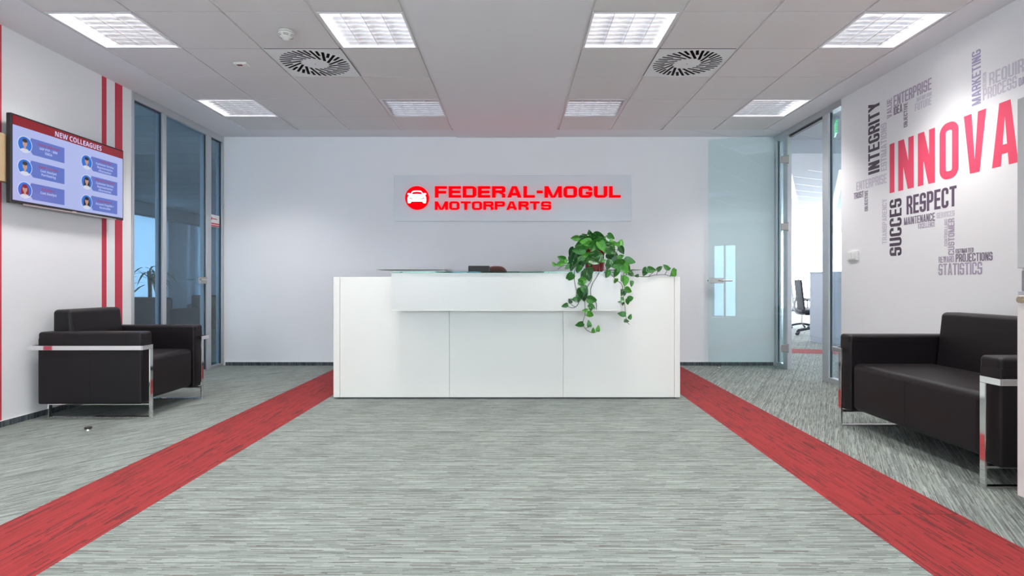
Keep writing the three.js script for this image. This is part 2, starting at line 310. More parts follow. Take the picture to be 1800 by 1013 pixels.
function swirlVent(s, label) {
  const t = thing('swirl_vent', label, 'ceiling vent', [cellX(s, 1), HC, -cellZ(1)]), a = 0.293;
  const sh = new THREE.Shape([[-a, -a], [a, -a], [a, a], [-a, a]].map((p) => new THREE.Vector2(...p)));
  const n = 36;
  for (let i = 0; i < n; i++) {
    const th = 2 * Math.PI * i / n, r0 = i % 2 ? 0.175 : 0.085, r1 = 0.272, w = 0.0115, tw = 0.30;
    const rot = (r, q) => { // slots lean off the radius
      const bx = Math.cos(th) * 0.272, by = Math.sin(th) * 0.272, a2 = th + tw; const d = 0.272 - r;
      return new THREE.Vector2(bx - Math.cos(a2) * d - Math.sin(a2) * q, by - Math.sin(a2) * d + Math.cos(a2) * q);
    };
    sh.holes.push(new THREE.Path([rot(r0, -w), rot(r0, w), rot(r1, w), rot(r1, -w)]));
  }
  const g = new THREE.ExtrudeGeometry(sh, { depth: 0.002, bevelEnabled: false }); g.rotateX(Math.PI / 2); g.translate(0, -0.003, 0);
  mesh('face_plate', g, M.whiteEnamel, t);
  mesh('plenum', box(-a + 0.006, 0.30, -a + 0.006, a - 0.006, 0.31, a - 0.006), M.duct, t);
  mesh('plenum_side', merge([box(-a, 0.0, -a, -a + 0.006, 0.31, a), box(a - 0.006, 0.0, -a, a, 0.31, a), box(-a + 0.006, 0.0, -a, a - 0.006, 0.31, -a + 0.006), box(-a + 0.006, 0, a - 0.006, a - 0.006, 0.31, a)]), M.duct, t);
  mesh('centre_screw', cyl(0.006, 0.006, 0.004, 10).translate(0, -0.0075, 0), M.steel, t);
}
swirlVent(-1, 'square white ceiling vent with swirl slots beside the smoke detector');
swirlVent(1, 'square white ceiling vent with swirl slots towards the printed word wall');
{
  const Z = 4.10, t = thing('smoke_detector', 'round white smoke detector on the ceiling tile', 'smoke detector', [(503 - VX) * Z / F, HC - 0.004, -Z]);
  mesh('base', new THREE.LatheGeometry([[0, 0], [0.052, 0], [0.054, -0.012], [0.05, -0.016], [0, -0.016]].map((p) => new THREE.Vector2(...p)), 36), M.plastic, t);
  mesh('cover', new THREE.LatheGeometry([[0, -0.016], [0.05, -0.016], [0.055, -0.026], [0.052, -0.038], [0.03, -0.052], [0.022, -0.054], [0.021, -0.066], [0.0, -0.068]].map((p) => new THREE.Vector2(...p)), 36), M.plastic, t);
  for (let i = 0; i < 6; i++) for (const [r, y] of [[0.0528, -0.036], [0.046, -0.0425]]) { const g = new THREE.TorusGeometry(r, 0.0016, 6, 12, 0.7); g.rotateX(Math.PI / 2); g.rotateY(i * Math.PI / 3 + 0.15); g.translate(0, y, 0); mesh('slot', g, M.black, t); }
}
{
  const Z = 4.70, t = thing('ceiling_indicator', 'small white ceiling indicator with dark red lens', 'indicator', [(425 - VX) * Z / F, HC - 0.004, -Z]);
  mesh('case', rbox(-0.055, -0.022, -0.04, 0.055, 0.0, 0.04, 0.009, 3), M.plastic, t);
  mesh('lens', rbox(-0.03, -0.025, 0.002, 0.012, -0.015, 0.03, 0.003, 2), std(0.16, 0.005, 0.01, 0.2), t);
}

// ---------------------------------------------------------------- lettering: capitals built from strokes in a box of height 1
function glyph(ch, W, tv, th, r) {
  const out = [];
  if ('SBPR'.includes(ch) && r > 0.25) r = Math.min(tv, th) * 0.95;
  const rect = (x0, y0, x1, y1) => { if (x1 - x0 > 1e-4 && y1 - y0 > 1e-4) out.push([[x0, y0], [x1, y0], [x1, y1], [x0, y1]]); };
  const poly = (...p) => out.push(p);
  const corner = (cx, cy, a0) => { const p = [], n = 8, ri = Math.max(r - tv, 0.002), rj = Math.max(r - th, 0.002); for (let i = 0; i <= n; i++) { const a = a0 + Math.PI / 2 * i / n; p.push([cx + r * Math.cos(a), cy + r * Math.sin(a)]); } for (let i = n; i >= 0; i--) { const a = a0 + Math.PI / 2 * i / n; p.push([cx + ri * Math.cos(a), cy + rj * Math.sin(a)]); } out.push(p); };
  const ring = (x0, y0, x1, y1, o) => { // o: which corners are round, which sides are drawn
    const R = (k) => o.includes(k) ? r : 0;
    if (o.includes('a')) corner(x0 + r, y1 - r, Math.PI / 2);
    if (o.includes('b')) corner(x1 - r, y1 - r, 0);
    if (o.includes('c')) corner(x1 - r, y0 + r, -Math.PI / 2);
    if (o.includes('d')) corner(x0 + r, y0 + r, Math.PI);
    if (o.includes('L')) rect(x0, y0 + R('d'), x0 + tv, y1 - R('a'));
    if (o.includes('R')) rect(x1 - tv, y0 + R('c'), x1, y1 - R('b'));
    if (o.includes('T')) rect(x0 + R('a'), y1 - th, x1 - R('b'), y1);
    if (o.includes('B')) rect(x0 + R('d'), y0, x1 - R('c'), y0 + th);
  };
  const d = tv * 1.12; let w = W;
  switch (ch) {
    case 'A': w = W * 1.08; poly([0, 0], [d, 0], [w / 2 + d * 0.12, 1], [w / 2 - d * 0.62, 1]); poly([w - d, 0], [w, 0], [w / 2 + d * 0.62, 1], [w / 2 - d * 0.12, 1]); rect(w * 0.2, 0.19, w * 0.8, 0.19 + th); break;
    case 'B': ring(0, 0.5 - th / 2, W, 1, 'LTRBbc'); ring(0, 0, W, 0.5 + th / 2, 'LTRBbc'); break;
    case 'C': ring(0, 0, W, 1, 'LTBabcd'); rect(W - tv, 1 - r - 0.15, W, 1 - r); rect(W - tv, r, W, r + 0.15); break;
    case 'D': ring(0, 0, W, 1, 'LTRBbc'); break;
    case 'E': w = W * 0.92; rect(0, 0, tv, 1); rect(0, 0, w, th); rect(0, 1 - th, w, 1); rect(0, 0.5 - th / 2, w * 0.93, 0.5 + th / 2); break;
    case 'F': w = W * 0.9; rect(0, 0, tv, 1); rect(0, 1 - th, w, 1); rect(0, 0.5 - th / 2 - 0.03, w * 0.93, 0.5 + th / 2 - 0.03); break;
    case 'G': ring(0, 0, W, 1, 'LTBabcd'); rect(W - tv, 1 - r - 0.1, W, 1 - r); rect(W - tv, r, W, 0.5); rect(W * 0.52, 0.5 - th * 0.9, W, 0.5); break;
    case 'H': rect(0, 0, tv, 1); rect(W - tv, 0, W, 1); rect(0, 0.5 - th / 2, W, 0.5 + th / 2); break;
    case 'I': w = tv; rect(0, 0, tv, 1); break;
    case 'J': w = W * 0.72; rect(w - tv, r, w, 1); corner(w - r, r, -Math.PI / 2); rect(0, 0, w - r, th); break;
    case 'K': w = W * 1.04; rect(0, 0, tv, 1); poly([tv * 0.8, 0.32], [tv * 0.8, 0.52], [w - d, 1], [w, 1]); poly([tv + 0.02, 0.58], [w - d, 0], [w, 0], [tv + d * 0.9, 0.66]); break;
    case 'L': w = W * 0.86; rect(0, 0, tv, 1); rect(0, 0, w, th); break;
    case 'M': w = W * 1.3; rect(0, 0, tv, 1); rect(w - tv, 0, w, 1); poly([0, 1], [w / 2 - d * 0.5, 0.0], [w / 2 + d * 0.2, 0.0], [d, 1]); poly([w, 1], [w - d, 1], [w / 2 - d * 0.2, 0.0], [w / 2 + d * 0.5, 0.0]); break;
    case 'N': rect(0, 0, tv, 1); rect(W - tv, 0, W, 1); poly([0, 1], [W - d, 0], [W, 0], [d, 1]); break;
    case 'O': ring(0, 0, W, 1, 'LTRBabcd'); break;
    case 'P': rect(0, 0, tv, 1); ring(0, 0.4, W, 1, 'TRBbc'); break;
    case 'Q': ring(0, 0, W, 1, 'LTRBabcd'); poly([W * 0.5, 0.2], [W * 0.5 + d * 0.8, 0.2], [W * 1.06, -0.05], [W * 1.06 - d * 0.8, -0.05]); break;
    case 'R': rect(0, 0, tv, 1); ring(0, 0.42, W, 1, 'TRBbc'); poly([W * 0.38, 0.45], [W * 0.38 + d, 0.45], [W, 0.3], [W, 0], [W - tv, 0], [W - tv, 0.3]); break;
    case 'S': { const q = Math.max(0.02, 0.3 - r); ring(0, 0.5 - th / 2, W, 1, 'LTBabd'); rect(W - tv, 1 - r - q, W, 1 - r); ring(0, 0, W, 0.5 + th / 2, 'TRBbcd'); rect(0, r, tv, r + q); } break;
    case 'T': w = W * 0.98; rect(w / 2 - tv / 2, 0, w / 2 + tv / 2, 1); rect(0, 1 - th, w, 1); break;
    case 'U': ring(0, 0, W, 1, 'LRBcd'); break;
    case 'V': w = W * 1.05; poly([0, 1], [w / 2 - d * 0.6, 0], [w / 2 + d * 0.1, 0], [d, 1]); poly([w, 1], [w - d, 1], [w / 2 - d * 0.1, 0], [w / 2 + d * 0.6, 0]); break;
    case 'W': w = W * 1.5; for (const q of [0, w / 2]) { poly([q, 1], [q + w / 4 - d * 0.5, 0], [q + w / 4 + d * 0.2, 0], [q + d * 0.9, 1]); poly([q + w / 2, 1], [q + w / 2 - d * 0.9, 1], [q + w / 4 - d * 0.2, 0], [q + w / 4 + d * 0.5, 0]); } break;
    case 'X': poly([0, 0], [d, 0], [W, 1], [W - d, 1]); poly([W - d, 0], [W, 0], [d, 1], [0, 1]); break;
    case 'Y': w = W * 1.05; rect(w / 2 - tv / 2, 0, w / 2 + tv / 2, 0.42); poly([0, 1], [w / 2 - tv / 2, 0.38], [w / 2 + tv / 2, 0.38], [d, 1]); poly([w, 1], [w - d, 1], [w / 2 - tv / 2, 0.38], [w / 2 + tv / 2, 0.38]); break;
    case '-': w = W * 0.45; rect(0, 0.38, w, 0.38 + th * 1.1); break;
  }
  return { w, out };
}
// a word as one geometry per letter, baseline from x = 0 to x = width, cap height = height
function word(text, style, width, height, depth, upto) {
  const { W, tv, th, r, gap } = style; let x = 0, ref = 0; const letters = [];
  for (let i = 0; i < text.length; i++) { const g = glyph(text[i], W, tv, th, r); letters.push({ x, polys: g.out }); x += g.w + gap; if (i + 1 === (upto ?? text.length)) ref = x - gap; }
  const sx = width / ref;
  return letters.map(({ x: x0, polys }) => {
    const parts = polys.map((p, i) => { let q = p; if (THREE.ShapeUtils.area(q.map(([a, b]) => ({ x: a, y: b }))) < 0) q = [...p].reverse(); return new THREE.ExtrudeGeometry(new THREE.Shape(q.map(([a, b]) => new THREE.Vector2((a + x0) * sx, b * height))), { depth: depth + i * Math.min(0.0003, depth * 0.06), bevelEnabled: false }); });
    return merge(parts);
  });
}
const SLIM = { W: 0.40, tv: 0.125, th: 0.125, r: 0.17, gap: 0.07 }, SLIMBOLD = { W: 0.42, tv: 0.15, th: 0.14, r: 0.18, gap: 0.065 }, WIDE = { W: 0.98, tv: 0.26, th: 0.215, r: 0.28, gap: 0.13 };
// words on the printed wall; the wall faces -x, reading runs towards the camera
const inkDark = std(0.075, 0.055, 0.085, 0.6), inkMid = std(0.20, 0.16, 0.23, 0.6), inkSoft = std(0.41, 0.35, 0.45, 0.6), inkPale = std(0.58, 0.54, 0.62, 0.6), inkViolet = std(0.36, 0.33, 0.50, 0.6), inkPink = std(0.80, 0.075, 0.145, 0.6);
const wallZ = (px) => XR * F / (px - VX), wallY = (px, py) => EYE + (VY - py) * wallZ(px) / F;
const D = 0.0012;
function wallWord(text, o) {
  const { x0, x1, top, bot, ink, style = SLIM, up = false, label, parts = false, upto } = o;
  let base, len, cap;
  if (!up) { len = wallZ(x0) - wallZ(x1); const yb = wallY(x0, bot); cap = wallY(x0, top) - yb; base = V(XR, yb, -wallZ(x0)); }
  else { const xm = (x0 + x1) / 2; cap = wallZ(x0) - wallZ(x1); const yb = wallY(xm, bot); len = wallY(xm, top) - yb; base = V(XR, yb, -wallZ(x1)); }
  const gs = word(text, style, len, cap, D, upto), m = new THREE.Matrix4();
  // letter axes: along, up, out of the wall
  if (!up) m.makeBasis(V(0, 0, 1), V(0, 1, 0), V(-1, 0, 0)); else m.makeBasis(V(0, 1, 0), V(0, 0, -1), V(-1, 0, 0));
  const t = thing('wall_word', label, 'wall lettering', [base.x, base.y, base.z]);
  gs.forEach((g) => g.applyMatrix4(m));
  if (parts) gs.forEach((g) => mesh('letter', g, ink, t)); else mesh('lettering', merge(gs), ink, t);
}
wallWord('INNOVATION', { x0: 1564, x1: 1790, top: 254, bot: 340, ink: inkPink, style: { ...SLIMBOLD, gap: 0.11, tv: 0.14 }, upto: 6, parts: true, label: 'huge red printed word beginning INNOVA on the white wall' });
wallWord('INTEGRITY', { x0: 1526.5, x1: 1546, top: 180, bot: 305, ink: inkDark, style: SLIMBOLD, up: true, parts: true, label: 'dark upright printed word INTEGRITY on the white wall' });
wallWord('SUCCES', { x0: 1564, x1: 1584.8, top: 350, bot: 449.7, ink: inkDark, style: SLIMBOLD, up: true, parts: true, label: 'dark upright printed word SUCCES on the white wall' });
wallWord('RESPECT', { x0: 1593.7, x1: 1681.5, top: 345.4, bot: 377.6, ink: std(0.12, 0.085, 0.135, 0.6), style: SLIMBOLD, parts: true, label: 'dark purple printed word RESPECT on the white wall' });
const small = [
  ['VALUE', 1559.2, 1567.7, 173.8, 207.4, inkSoft, 1, 'small upright grey printed word VALUE'],
  ['ENTERPRISE', 1571, 1637.4, 169, 188, inkSoft, 0, 'grey purple printed word ENTERPRISE above IDEA'],
  ['IDEA', 1571, 1586, 188.7, 203, inkMid, 0, 'small dark printed word IDEA under ENTERPRISE'],
  ['OBJECTIVE', 1588.8, 1595, 180.9, 223.5, inkMid, 1, 'small upright printed word OBJECTIVE beside IDEA'],
  ['DEFINITION', 1611.6, 1637.4, 172.6, 179.7, inkPale, 0, 'tiny pale printed word DEFINITION above FUTURE'],
  ['FUTURE', 1608.5, 1637.4, 183, 196, inkPale, 0, 'pale grey printed word FUTURE'],
  ['ESTIMATIONS', 1548.6, 1558.5, 216.8, 300.5, inkPale, 1, 'pale upright printed word ESTIMATIONS beside INTEGRITY'],
  ['MARKETING', 1708.5, 1724, 88.9, 184.4, inkViolet, 1, 'upright violet printed word MARKETING'],
  ['DESIGN', 1727.7, 1734, 127.5, 156, inkPale, 1, 'tiny pale upright printed word DESIGN beside MARKETING'],
  ['REQUIREMENTS', 1738.9, 1800, 128.7, 151, inkPale, 0, 'large pale printed word beginning REQUIR', 6],
  ['PROCESS', 1728, 1787.4, 157, 177, inkPale, 0, 'pale printed word PROCESS under REQUIR'],
  ['DATA', 1791, 1812, 138, 152, inkSoft, 0, 'small grey printed word beginning DA beside PROCESS', 4],
  ['ENTERPRISE', 1505.4, 1559, 320.7, 336, inkPale, 0, 'pale grey printed word ENTERPRISE above TRUST'],
  ['TRUST', 1500.9, 1518, 340, 350.7, inkMid, 0, 'small dark printed word TRUST'],
  ['OBJECTIVE', 1520, 1525.5, 335, 371.5, inkMid, 1, 'small upright printed word OBJECTIVE beside TRUST'],
  ['TRANSPARENCY', 1551, 1559, 350, 429, inkPale, 1, 'pale upright printed word TRANSPARENCY beside SUCCES'],
  ['MAINTENANCE', 1589.3, 1643.6, 383, 396, inkMid, 0, 'dark grey printed word MAINTENANCE under RESPECT'],
  ['EXCELLENCE', 1614, 1643.6, 393.8, 402, inkSoft, 0, 'small grey printed word EXCELLENCE under MAINTENANCE'],
  ['SERVICES', 1646.6, 1678, 374.6, 384, inkPale, 0, 'pale printed word SERVICES beside MAINTENANCE'],
  ['CONTROLLING', 1659.8, 1665.7, 385, 433, inkPale, 1, 'tiny pale upright printed word CONTROLLING'],
  ['CUSTOMER', 1667, 1677.6, 384, 448, inkSoft, 1, 'upright grey printed word CUSTOMER under SERVICES'],
  ['ESTIMATED', 1680, 1711.5, 438, 445.7, inkMid, 0, 'small dark printed word ESTIMATED above PROJECTIONS'],
  ['PROJECTIONS', 1680, 1744.7, 447, 461, inkMid, 0, 'dark printed word PROJECTIONS'],
  ['REWARD', 1650, 1677, 451.6, 462, inkSoft, 0, 'small grey printed word REWARD above STATISTICS'],
  ['STATISTICS', 1650, 1726.5, 464, 484, inkSoft, 0, 'grey purple printed word STATISTICS at the bottom of the word cloud'],
];
for (const [t, x0, x1, top, bot, ink, up, label, upto] of small) wallWord(t, { x0, x1, top, bot, ink, up: !!up, label, upto });

// painted stripes on the television wall
for (const [a, b, label] of [[4.986, 5.042, 'narrow red stripe painted on wall between television and glass'], [5.149, 5.246, 'broad red stripe painted on wall next to the glass partition'], [3.93, 4.012, 'red stripe painted on wall on the far side of the television from the glass']])
  solo('wall_stripe', box(XL, 0.047, -a, XL + 0.0015, HC - 0.003, -b), M.red, label, 'wall stripe');

// light switch
{
  const Z = wallZ(1500), t = thing('light_switch', 'white double light switch on the word wall', 'light switch', [XR, wallY(1500, 450), -Z]);
  mesh('plate', rbox(-0.012, -0.045, -0.085, 0, 0.045, 0.085, 0.004, 2), M.whiteEnamel, t);
  mesh('rocker', rbox(-0.019, -0.03, -0.05, -0.009, 0.03, -0.002, 0.003, 2), M.whiteEnamel, t);
  mesh('rocker', rbox(-0.019, -0.03, 0.002, -0.009, 0.03, 0.05, 0.003, 2), M.whiteEnamel, t);
}

// ---------------------------------------------------------------- reception desk
const DZ = 5.004;                                              // depth of the desk front
{
  const xl = (586 - VX) * DZ / F, xr = (1195.5 - VX) * DZ / F, h = 1.056;
  const t = thing('reception_desk', 'long white lacquered reception desk with raised glass-topped counter', 'desk', [0, 0, -DZ]);
  const j1 = (790 - VX) * DZ / F, j2 = (990 - VX) * DZ / F, g = 0.0008;
  for (const [a, b] of [[xl + 0.056, j1], [j1, j2], [j2, xr - 0.05]]) mesh('front_panel', rbox(a + g, 0.012, -0.022, b - g, h, 0, 0.002, 1), M.lacquer, t);
  for (const [a, b] of [[xl, xl + 0.055], [xr - 0.049, xr]]) mesh('side_panel', rbox(a, 0.012, -0.5, b, h, 0, 0.002, 1), M.lacquer, t);
  mesh('plinth', box(xl + 0.03, 0, -0.45, xr - 0.03, 0.02, -0.02), M.black, t);
  mesh('carcass', box(xl + 0.05, 0.02, -0.05, xr - 0.05, h - 0.004, -0.023), M.lacquer, t);
  mesh('worktop', rbox(xl + 0.055, 0.72, -0.5, xr - 0.05, 0.745, -0.052, 0.003, 1), M.lacquer, t);
  const CZ = 4.76, cx0 = (688 - VX) * CZ / F, cx1 = (1091 - VX) * CZ / F, cy0 = EYE - 45 * CZ / F, cy1 = EYE + 20 * CZ / F, f = DZ - CZ;
  const c = mesh('counter_box', merge([rbox(cx0, cy0, f - 0.02, cx1, cy1, f, 0.002, 1), box(cx0, cy0 + 0.004, -0.1, cx1, cy1, f - 0.02)]), M.counterGlass, t);
  mesh('counter_lip', rbox(cx0 + 0.004, cy0 - 0.008, f - 0.09, cx1 - 0.004, cy0 - 0.001, f + 0.003, 0.001, 1), M.lacquer, t);
  const top = mesh('glass_top', box(cx0 - 0.006, cy1 + 0.001, -0.12, cx1 + 0.006, cy1 + 0.011, f + 0.012), M.glassTop, t); top.userData.label = 'thin greenish glass counter top';
}
// low cabinets along the back wall
function sideboard(x0, x1, joint, label) {
  const Zf = 6.62, t = thing('sideboard', label, 'cabinet', [(x0 + x1) / 2, 0, -Zf]), w = (x1 - x0) / 2, H = 1.18;
  mesh('body', box(-w + 0.003, 0.05, -0.40, w - 0.003, H - 0.032, -0.02), M.wall, t);
  mesh('top_support', box(-w + 0.03, H - 0.032, -0.38, w - 0.03, H - 0.02, -0.2), M.wall, t);
  mesh('top', rbox(-w, H - 0.02, -0.41, w, H, 0.004, 0.002, 1), M.whiteEnamel, t);
  mesh('plinth', box(-w + 0.02, 0, -0.38, w - 0.02, 0.05, -0.05), M.black, t);
  const n = [-w, ...joint, w];
  for (let i = 0; i + 1 < n.length; i++) mesh('cabinet_door', rbox(n[i] + 0.002, 0.055, -0.02, n[i + 1] - 0.002, H - 0.03, 0, 0.002, 1), M.wall, t);
}
sideboard((662 - VX) * 6.62 / F, (782 - VX) * 6.62 / F, [0], 'low white cabinet behind the desk beside the computer monitor');
sideboard((1060 - VX) * 6.62 / F, (1132 - VX) * 6.62 / F, [0], 'low white cabinet behind the desk beside the potted vine');

// lit sign on the back wall
{
  const Zp = ZB - 0.03, pz = -Zp, t = thing('company_sign', 'wide frosted panel with glowing red company lettering and car badge', 'sign', [0, 0, 0]);
  const P = (px, py, Z = Zp) => at(px, py, Z), a = P(693, 308), b = P(1109.5, 389);
  mesh('panel', rbox(a.x, b.y, pz, b.x, a.y, pz - 0.018, 0.002, 1), M.acrylic, t);
  const bracket = mesh('stand_off', merge([[a.x + 0.08, a.y - 0.08], [b.x - 0.08, a.y - 0.08], [a.x + 0.08, b.y + 0.08], [b.x - 0.08, b.y + 0.08]].map(([x, y]) => cyl(0.008, 0.008, 0.012, 12).rotateX(Math.PI / 2).translate(x, y, pz - 0.024))), M.steel, t);
  const redGlow = new THREE.MeshPhysicalMaterial({ specularIntensity: 0.1, color: new THREE.Color().setRGB(0.25, 0.0, 0.002), emissive: new THREE.Color().setRGB(1, 0.0, 0.003), emissiveIntensity: 0.95, roughness: 0.8 });
  const whiteGlow = new THREE.MeshStandardMaterial({ color: 0xffffff, emissive: new THREE.Color().setRGB(1, 0.96, 1), emissiveIntensity: 1.05, roughness: 0.4 });
  const Zl = Zp - 0.03;
  for (const [txt, x0, x1, y0, y1] of [['FEDERAL-MOGUL', 764.3, 1091, 327.4, 347.4], ['MOTORPARTS', 764.3, 968.9, 354.2, 368.9]]) {
    const p0 = at(x0, y1, Zl), p1 = at(x1, y0, Zl);
    for (const g of word(txt, WIDE, p1.x - p0.x, p1.y - p0.y, 0.02)) { g.translate(p0.x, p0.y, -Zl - 0.014); mesh('sign_letter', g, redGlow, t); }
  }
  const c = at(733, 348, Zl), R = 20.8 * Zl / F, u = R / 85;
  const disc = mesh('sign_disc', cyl(R, R, 0.022, 64).rotateX(Math.PI / 2).translate(c.x, c.y, -Zl - 0.006), redGlow, t);
  // car seen from the front, in units of the badge drawing (y down, centre 0,0)
  const S = (pts) => new THREE.Shape(pts.map(([x, y]) => new THREE.Vector2(c.x + x * u, c.y - y * u)));
  const body = S([[-30, -49], [-12, -52], [12, -52], [30, -49], [37, -42], [47, -25], [60, -17], [66, -2], [67, 20], [64, 38], [60, 39], [46, 38], [42, 33], [38, 27], [-38, 27], [-42, 33], [-46, 38], [-60, 39], [-64, 38], [-67, 20], [-66, -2], [-60, -17], [-47, -25], [-37, -42]]);
  body.holes.push(new THREE.Path([[-29, -41], [0, -44], [29, -41], [38, -25], [0, -28], [-38, -25]].map(([x, y]) => new THREE.Vector2(c.x + x * u, c.y - y * u))));
  for (const s of [-1, 1]) body.holes.push(new THREE.Path([[s * 54, -2], [s * 53, 5], [s * 28, 11], [s * 34, 4]].map(([x, y]) => new THREE.Vector2(c.x + x * u, c.y - y * u))));
  const ex = { depth: 0.004, bevelEnabled: false };
  const car = merge([new THREE.ExtrudeGeometry(body, ex), ...[-1, 1].map((s) => new THREE.ExtrudeGeometry(S(s > 0 ? [[46, -26], [50, -33], [66, -33], [67, -23], [50, -23]] : [[-46, -26], [-50, -23], [-67, -23], [-66, -33], [-50, -33]]), ex))]);
  car.translate(0, 0, -Zl + 0.0052);
  mesh('sign_car', car, whiteGlow, t).userData.label = 'glowing white front view of a car';
  const l1 = new THREE.RectAreaLight(new THREE.Color().setRGB(1, 0.02, 0.05), 0.7, 2.25, 0.28); l1.name = 'sign_light'; l1.position.set(0.17, at(0, 348, Zl).y, -Zl + 0.03); l1.rotation.y = Math.PI; t.add(l1);
}

// ---------------------------------------------------------------- television
{
  const Z1 = 3.985, Z2 = 5.13, X = XL + 0.09, y0 = 1.558, y1 = 2.18, w = Z2 - Z1, h = y1 - y0;
  const t = thing('television', 'wall-mounted flat television showing new colleagues slide', 'television', [X, y0, -(Z1 + Z2) / 2]);
  mesh('case', rbox(-0.035, 0, -w / 2, 0, h, w / 2, 0.005, 2), M.black, t);
  mesh('chin', rbox(-0.01, -0.006, -w / 2 + 0.1, 0.003, 0.004, w / 2 - 0.1, 0.002, 1), M.steel, t);
  const cw = 1024, ch = 560, cv = document.createElement('canvas'); cv.width = cw; cv.height = ch; const k = cv.getContext('2d');
  k.fillStyle = '#b4bff2'; k.fillRect(0, 0, cw, ch); k.fillStyle = '#8f0f1c'; k.fillRect(0, 0, cw, 62);
  k.fillStyle = '#d4dcff'; k.textAlign = 'center'; k.textBaseline = 'middle'; k.font = 'bold 52px sans-serif'; k.fillText('NEW COLLEAGUES', 560, 34);
  const cards = [[70, 118, ['Teodor Dobritoiu', 'SAP PTP – MM', 'EMEA'], '#2a2220', 0], [70, 272, ['Dana Turbovac', 'Cost Analyst', 'Purchasing'], '#241c1c', 0], [70, 426, ['Cristina C.', 'Cost Analyst', ''], '#8a1030', 1], [610, 118, ['Catalin Dida', 'Customer Service', 'Representative', 'Aftermarket'], '#1a1614', 0], [610, 272, ['Alexandra Badescu', 'Customer Service', 'Representative', 'Aftermarket'], '#1e1616', 1], [610, 426, ['Dana Dumitru', 'Account Payable /', 'Receivable'], '#141012', 1]];
  for (const [x, y, txt, hair, long] of cards) {
    k.fillStyle = '#5f74c8'; k.beginPath(); k.moveTo(x + 70, y); k.lineTo(x + 350, y); k.lineTo(x + 350, y + 112); k.lineTo(x + 84, y + 112); k.lineTo(x + 60, y + 84); k.lineTo(x + 60, y + 24); k.fill();
    k.save(); k.beginPath(); k.arc(x + 22, y + 56, 56, 0, 7); k.closePath(); k.fillStyle = '#e8ecff'; k.fill(); k.beginPath(); k.arc(x + 22, y + 56, 52, 0, 7); k.clip();
    k.fillStyle = '#1d6fd8'; k.fillRect(x - 60, y - 20, 170, 170);
    if (long) { k.fillStyle = hair; k.beginPath(); k.ellipse(x + 22, y + 66, 30, 46, 0, 0, 7); k.fill(); }
    k.fillStyle = '#d8dcea'; k.beginPath(); k.ellipse(x + 22, y + 116, 44, 34, 0, 0, 7); k.fill();
    k.fillStyle = '#c49a88'; k.fillRect(x + 14, y + 60, 16, 26); k.beginPath(); k.ellipse(x + 22, y + 48, 18, 24, 0, 0, 7); k.fill();
    k.fillStyle = hair; k.beginPath(); k.ellipse(x + 22, y + 30, 20, 13, 0, 0, 7); k.fill();
    k.restore();
    txt.forEach((s, i) => { k.fillStyle = i ? '#c4cdf4' : '#b0304e'; k.font = 'bold 23px sans-serif'; k.fillText(s, x + 212, y + (txt.length > 3 ? 18 : 28) + i * 26); });
  }
  const tx = new THREE.CanvasTexture(cv); tx.colorSpace = THREE.SRGBColorSpace;
  const sm = phys(0.01, 0.01, 0.012, 0.12, { emissive: new THREE.Color(1, 1, 1), emissiveMap: tx, emissiveIntensity: 0.85 });
  const sg = new THREE.PlaneGeometry(w - 0.024, h - 0.034); sg.rotateY(Math.PI / 2); sg.translate(0.0012, h / 2 + 0.004, 0);
  mesh('screen', sg, sm, t).userData.label = 'glowing slide with six portraits and names';
  const l = new THREE.RectAreaLight(new THREE.Color().setRGB(0.45, 0.52, 0.9), 0.5, w - 0.03, h - 0.04); l.name = 'screen_light'; l.rotation.y = -Math.PI / 2; l.position.set(0.006, h / 2, 0); t.add(l);
  mesh('badge', box(0.0, 0.004, -0.02, 0.0015, 0.009, 0.02), M.steel, t);
  const wb = solo('wall_bracket_board', rbox(XL + 0.001, 1.70, -3.90, X - 0.036, 2.03, -4.85, 0.003, 1), M.wood, 'beige wooden mounting board behind the television', 'mounting board');
}

